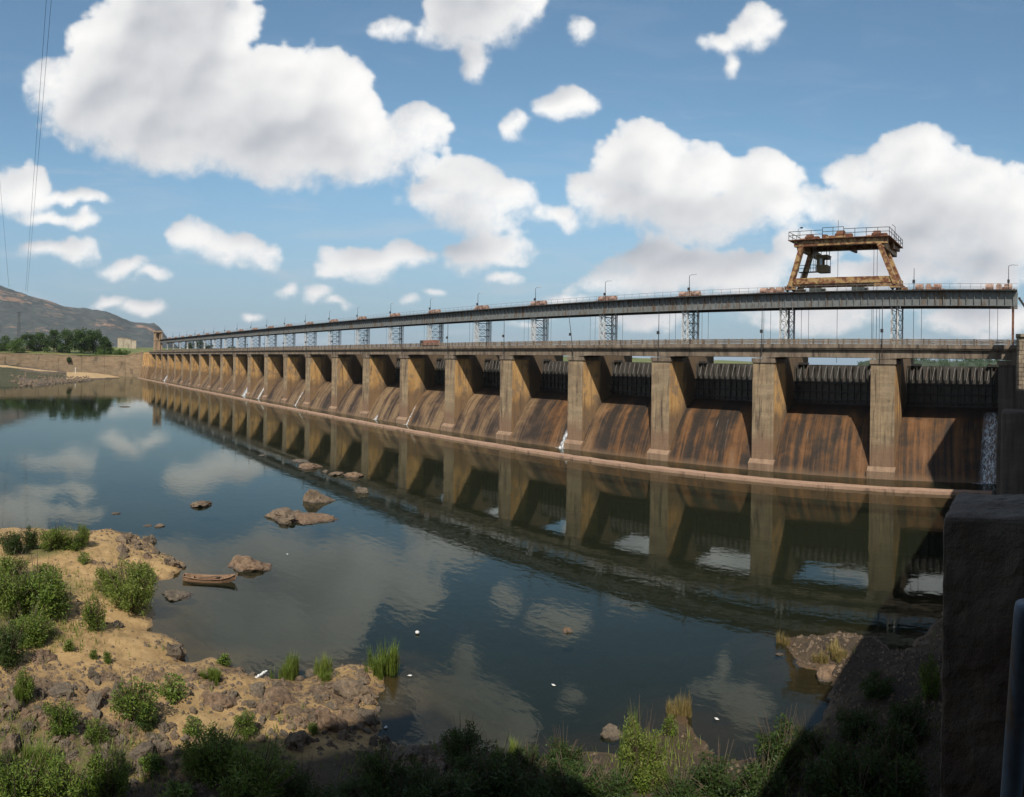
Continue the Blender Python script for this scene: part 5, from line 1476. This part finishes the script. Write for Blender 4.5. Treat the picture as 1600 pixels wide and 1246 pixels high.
WR = [(374,886,58,25,2,'brown pitted mound of rock in the water beyond the boat'),(312,790,29,13,0,'lone brown rock in the water left of the split slabs'),
 (440,810,56,24,6,'dark tilted half of the big split rock in the water'),(470,812,66,14,'S','flat pale slab half of the big split rock'),(490,783,46,28,'P','pointed white-streaked rock in the water behind the split rock'),
 (464,721,30,4,'S','flat low slab farthest out near the sill reflection'),(481,731,32,11,5,'grey rock right below the farthest flat slab'),(508,738,13,6,4,'small rock left in the row of three in midwater'),
 (524,742,20,8,0,'middle rock in the row of three in midwater'),(548,745,28,11,2,'largest rock at the right of the row in midwater'),(563,770,22,14,4,'rough reddish rock alone below the row in midwater'),
 (178,803,15,3,'S','thin flat rock awash far left of the split rock'),(246,823,15,6,0,'small rock awash above the shore rocks, right'),(230,822,14,3,'S','flat stone awash beside the small rock above the shore'),
 (270,932,36,9,1,'dark broken rock with weeds left below the boat'),(886,987,13,9,2,'small tan rock alone in the middle water'),(953,1150,26,15,1,'pale angular rock at the edge of the shade'),
 (409,712,14,2,'S','smallest flat slab far out in the water'),(1240,1014,16,6,2,'pale slab at the tip of the right bank'),(1218,1024,10,4,0,'small pale stone awash beside the right bank tip'),
 (1292,1056,34,22,2,'tan pointed boulder on the shaded right bank')]
for k, (px, py, w, h_, kd, lb) in enumerate(WR):
    me = SLAB[k % 3] if kd == 'S' else (PEAK if kd == 'P' else RK[kd])
    h_ = h_ * 1.15 if kd == 'P' else h_
    place_rock(px, py, w * 1.25, h_ * .78, me, lb, None, .75, z0=0.0)
SR = [ # shore boulders that stand out
 (90,1083,46,17,1,'long grey boulder lying at the lower edge of the sand patch'),(142,1057,18,20,1,'dark boulder standing on the sand'),(150,1068,16,10,4,'small dark boulder at the foot of the standing one'),
 (145,1100,30,24,1,'blocky dark boulder between bush and stones'),(148,1120,24,16,4,'dark square boulder below the blocky one'),(20,1104,40,26,0,'big tan boulder at the left among the stones'),
 (50,1124,40,20,2,'rounded tan boulder in the lower left'),(16,1170,36,40,0,'tall cracked brown boulder at the left edge'),(40,1142,26,22,4,'dark boulder behind the cracked one'),
 (160,1142,34,20,7,'dark boulder under the low bush'),(240,1158,24,15,4,'dark boulder on the lower sand path, upper'),(220,1180,38,26,1,'largest dark boulder on the lower sand path'),
 (252,1170,20,12,7,'small dark boulder right of the path boulders'),(268,1022,34,28,1,'grey boulder at the water beside the sand'),(180,978,24,10,4,'dark rock under the tall grass'),
 (60,1030,44,24,2,'sloping tan rock at the top left of the sand'),(430,1095,52,22,5,'long dark sloping rock on the lower sand'),(412,1115,40,24,2,'brown rounded rock beside the long sloping one'),
 (545,1085,60,34,0,'broad brown rock at the tip of the outcrop'),(500,1130,56,34,2,'cracked brown rock in the outcrop, centre'),(455,1165,44,30,3,'jagged brown rock at the bottom of the outcrop'),
 (570,1125,36,24,1,'grey rock at the water side of the outcrop'),(330,1100,56,26,2,'brown rubble rock above the lower sand'),(400,1080,26,16,1,'grey rock near the white debris'),
 (640,1185,44,22,4,'dark rock at the water in the shade'),(690,1200,40,20,7,'dark flat rock in the shade, right'),(620,1215,50,24,0,'brown rock in the shade, left'),(680,1235,44,24,3,'reddish rock on the bottom edge in the shade')]
for k, (px, py, w, h_, kd, lb) in enumerate(SR): place_rock(px, py, w * .92, h_ * .72, RK[kd], lb, None, .8)
# the many stones of the shore
rn = random.Random(9)
zones = [((175,290),(832,888),44,(8,22)),((0,190),(1075,1240),110,(6,20)),((180,300),(1130,1240),50,(7,20)),((290,590),(1045,1165),90,(6,17)),((590,720),(1160,1240),50,(8,28)),
         ((255,300),(995,1045),12,(6,14)),((1240,1460),(1010,1230),20,(8,22))]
cnt = 0
ZL = [('small stone on the rocky tip of the upper spit above the boat', 'stones on the upper spit'), ('stone among the boulders and bushes of the lower left shore', 'stones of the lower left shore'),
      ('stone beside the lower sand path left of the large bright bush', 'stones by the lower sand path'), ('stone lying on the brown outcrop that juts into the water', 'stones on the brown outcrop'),
      ('stone in the shade at the bottom, right of the outcrop', 'stones in the shade at the bottom'), ('stone at the water beside the sand patch below the tall grass', 'stones beside the sand patch'),
      ('stone on the dark right bank beside the parapet block', 'stones on the dark right bank')]
for zi, ((xa, xb), (ya, yb), n_, (sa_, sb_)) in enumerate(zones):
    for _ in range(n_):
        px, py = rn.uniform(xa, xb), rn.uniform(ya, yb); p_ = G(px, py)
        h_, rk_, _, d_ = ground(np.array([p_.x]), np.array([p_.y]))
        if d_[0] < -0.5 or (rk_[0] < .12 and rn.random() < .6): continue
        if cnt >= 298: break
        cnt += 1
        s_ = rn.uniform(sa_, sb_)
        place_rock(px, py, s_, s_ * rn.uniform(.4, .75), RK[rn.randrange(8)], ZL[zi][0], ZL[zi][1], .8, name='stone')
# low grass and weeds on the shore, one mass
b1 = MB(); rn = random.Random(19)
gx_ = np.array([rn.uniform(-78, 0) for _ in range(60000)]); gy_ = np.array([rn.uniform(-8, 40) for _ in range(60000)])
hh3, rk3, g3, d3 = ground(gx_, gy_); cl3 = vnoise(gx_, gy_, 2.3, 44)
for x, y, z, g_, d, c3 in zip(gx_, gy_, hh3, g3, d3, cl3):
    if d < .1 or rn.random() > (.03 + 1.2 * g_) * max(0, (c3 - .35) * 2.2): continue
    for q in range(3):
        a = rn.uniform(0, 6.28); hh_ = rn.uniform(.12, .5); w = rn.uniform(.012, .03); c_, s_ = math.cos(a), math.sin(a); l = hh_ * rn.uniform(.1, .7)
        ox, oy = rn.gauss(0, .1), rn.gauss(0, .1)
        b1.add([(x + ox - s_ * w, y + oy + c_ * w, z - .03), (x + ox + s_ * w, y + oy - c_ * w, z - .03), (x + ox + c_ * l, y + oy + s_ * l, z + hh_)], [(0, 1, 2)])
o = structure(obj('shore_grass', b1.mesh('shore_grass', 'grass_green')), 'stuff'); o['label'] = 'low grass and weeds between the bushes of the near shore'
# gravel, one mass
b1 = MB(); rn = random.Random(15)
oc = [(1,0,0),(0,1,0),(-1,0,0),(0,-1,0),(0,0,.7),(0,0,-.4)]; of = [(0,1,4),(1,2,4),(2,3,4),(3,0,4),(1,0,5),(2,1,5),(3,2,5),(0,3,5)]
xs_ = np.array([rn.uniform(-75, 0) for _ in range(60000)]); ys_ = np.array([rn.uniform(-6, 42) for _ in range(60000)])
hh2, rk2, g2, d2 = ground(xs_, ys_)
for x, y, z, k, d in zip(xs_, ys_, hh2, rk2, d2):
    if d < -.3 or rn.random() > .14 + 1.5 * k: continue
    s = .025 + .20 * rn.random() ** 3; a = rn.uniform(0, 6.28); c_, s_ = math.cos(a) * s, math.sin(a) * s
    b1.add([(x + q[0] * c_ - q[1] * s_ * .7, y + q[0] * s_ + q[1] * c_ * .7, z + q[2] * s) for q in oc], of)
o = structure(obj('gravel', b1.mesh('gravel', 'rock')), 'stuff'); o['label'] = 'loose pebbles on the near shore'
# stones on the far bank
rn = random.Random(23); b1 = MB()
for _ in range(420):
    u = rn.uniform(.45, .86); v = rn.random() ** 1.5 * .5; x, y, z, _a = bankf(u, v); s = .3 + 1.5 * rn.random() ** 2
    a = rn.uniform(0, 6.28); c_, s_ = math.cos(a) * s, math.sin(a) * s
    b1.add([(x + q[0] * c_ - q[1] * s_ * .7, y + q[0] * s_ + q[1] * c_ * .7, z + q[2] * s) for q in oc], of)
o = structure(obj('far_bank_stones', b1.mesh('far_bank_stones', 'rock')), 'stuff'); o['label'] = 'heaps of rocks on the far left bank'

# ------------------------------------------------------------------ boat
p_ = G(326, 908); vd = Vector((p_.x, p_.y, 0)).normalized(); rt = Vector((-vd.y, vd.x, 0)) * -1
t = thing('wooden_boat', 'weathered brown wooden plank boat floating by the sandy spit', 'boat', (p_.x, p_.y, 0), None, math.atan2(rt.y, rt.x) - .10)
SEC = [(-1.86,.30,.26,.34,-.02),(-1.4,.40,.35,.29,-.06),(-.6,.48,.42,.25,-.10),(.2,.49,.42,.25,-.10),(1.0,.42,.32,.31,-.07),(1.55,.25,.16,.41,.0),(1.95,.05,.03,.56,.16)]
def loft(wo, wi, dz_, zi):
    V = []
    for (x, wt2, wb2, zt2, zb2) in SEC:
        V += [(x, -(wt2 - wo), zt2 - dz_), (x, -(wb2 - wi), zb2 + zi), (x, (wb2 - wi), zb2 + zi), (x, (wt2 - wo), zt2 - dz_)]
    return V
b1 = MB(); V = loft(0, 0, 0, 0); Vi = loft(.035, .035, 0, .05); k4 = len(SEC) * 4
F_ = []
for k in range(len(SEC) - 1):
    a = 4 * k
    for j in range(3): F_.append((a + j, a + j + 1, a + 5 + j, a + 4 + j)); F_.append((k4 + a + j, k4 + a + 4 + j, k4 + a + 5 + j, k4 + a + j + 1))
    F_.append((a, a + 4, k4 + a + 4, k4 + a)); F_.append((a + 3, k4 + a + 3, k4 + a + 7, a + 7))
F_ += [(0, 3, 2, 1), (k4, k4 + 1, k4 + 2, k4 + 3), (0, k4, k4 + 3, 3)]
b1.add(V + Vi, F_); obj('hull', b1.mesh('hull', 'boat_wood'), t)
for s in (-1, 1):
    b1 = MB(); b1.tube([(x, s * (w_ + .01), z_) for (x, w_, _, z_, _b) in SEC], .035, 6); obj('gunwale', b1.mesh('gunwale', 'boat_wood'), t)
for x in (-1.2, .95):
    b1 = MB(); b1.box(x - .11, x + .11, -.38, .38, .19, .225); obj('thwart', b1.mesh('thwart', 'boat_wood'), t)
b1 = MB(); b1.bar((1.9, 0, .14), (2.12, 0, .64), .07, .09); obj('stem_post', b1.mesh('stem_post', 'boat_wood'), t)
b1 = MB(); b1.add([(-1.9, -.3, .35), (-1.9, .3, .35), (-1.9, .22, .0), (-1.9, -.22, .0), (-1.86, -.3, .36), (-1.86, .3, .36), (-1.86, .22, .0), (-1.86, -.22, .0)],
                  [(0, 3, 2, 1), (4, 5, 6, 7), (0, 1, 5, 4), (1, 2, 6, 5), (2, 3, 7, 6), (3, 0, 4, 7)]); obj('transom', b1.mesh('transom', 'boat_wood'), t)
for x in (-.3, -.9, .5):
    b1 = MB(); b1.bar((x, -.38, -.02), (x, .38, -.02), .05, .05); obj('floor_rib', b1.mesh('floor_rib', 'boat_wood'), t)
b1 = MB(); b1.bar((-1.3, .12, .0), (.5, .2, .29), .045, .045); b1.box(.48, .92, .12, .28, .27, .30); obj('paddle', b1.mesh('paddle', 'bark'), t)
b1 = MB(); b1.tube([(1.5 - .04 * k, .1 * math.sin(k * .9), .02 + .01 * k) for k in range(16)], .022, 5); obj('rope', b1.mesh('rope', 'ruin'), t)
# far dark raft of driftwood
p_ = G(195, 636); t = thing('driftwood', 'thin dark line of driftwood floating far out on the left water', 'driftwood', (p_.x, p_.y, 0), None, math.atan2(p_.y, p_.x) + 1.57)
b1 = MB(); b1.tube([(-1.7, 0, .05), (0, .1, .08), (1.7, -.1, .05)], [.1, .16, .07], 7); obj('log', b1.mesh('log', 'bark'), t)
for x in (-.9, .2, 1.0):
    b1 = MB(); b1.tube([(x, 0, .1), (x + .2, .05, .36)], [.06, .03], 5); obj('branch', b1.mesh('branch', 'bark'), t)
# litter
def lit_(px, py, name, lb, build, m_='pale_plastic'):
    p_ = on_shore(px, py); t = thing(name, lb, 'litter', (p_.x, p_.y, max(p_.z, .02)), None, rnd.uniform(0, 6), .75)
    build(t, m_)
def ball(t, m_):
    b1 = MB(); b1.tube([(0, 0, .0), (0, 0, .06), (0, 0, .16), (0, 0, .21)], [.10, .17, .17, .09], 14); obj('float_body', b1.mesh('float_body', m_, smooth=True), t)
    b1 = MB(); b1.tube([(0, 0, .21), (0, 0, .25)], .04, 8); obj('neck', b1.mesh('neck', m_), t)
lit_(652, 991, 'white_float', 'round white plastic float on the water right of the grass tuft', ball)
def debris(t, m_):
    for k in range(5):
        b1 = MB(); b1.bar((-.5 + .25 * k, -.1 + .08 * k, .1 + .03 * k), (-.2 + .26 * k, .0 + .1 * k, .2 + .05 * (k % 2)), .16, .07); obj('scrap', b1.mesh('scrap', m_), t)
lit_(405, 1062, 'white_debris', 'pile of white broken boards at the water edge', debris)
def flake(t, m_):
    b1 = MB(); b1.add([(-.16, -.06, .02), (.1, -.1, .03), (.18, .05, .05), (-.05, .1, .02), (0, 0, .09)], [(0, 1, 4), (1, 2, 4), (2, 3, 4), (3, 0, 4), (0, 3, 2, 1)]); obj('scrap', b1.mesh('scrap', m_), t)
lit_(865, 1072, 'floating_scrap', 'small white scrap floating in the dark middle water', flake)
lit_(449, 867, 'floating_scrap', 'small white scrap floating right of the rock mound', flake)
lit_(1120, 1125, 'floating_scrap', 'small white scrap floating near the right bank pool', flake)
lit_(640, 1057, 'floating_scrap', 'small pale scrap in the shallows beside the outcrop tip', flake)
lit_(603, 1138, 'floating_scrap', 'small pale scrap at the shore below the outcrop', flake)

# ------------------------------------------------------------------ haze
m = bpy.data.materials.new('haze'); m.use_nodes = True; m.node_tree.nodes.clear(); n = NT(m.node_tree)
v_ = n.new('ShaderNodeVolumePrincipled'); v_.inputs['Color'].default_value = (0.80, 0.88, 1.0, 1); v_.inputs['Density'].default_value = HAZE
v_.inputs['Anisotropy'].default_value = 0.3
o = n.new('ShaderNodeOutputMaterial'); n.link(v_.outputs[0], o.inputs['Volume'])
MATS['haze'] = m
b1 = MB(); b1.box(-4700, 1500, -3900, 2700, -8, 580)
o = structure(obj('haze', b1.mesh('haze', 'haze')), 'stuff'); o['label'] = 'thin bluish haze in the far air'
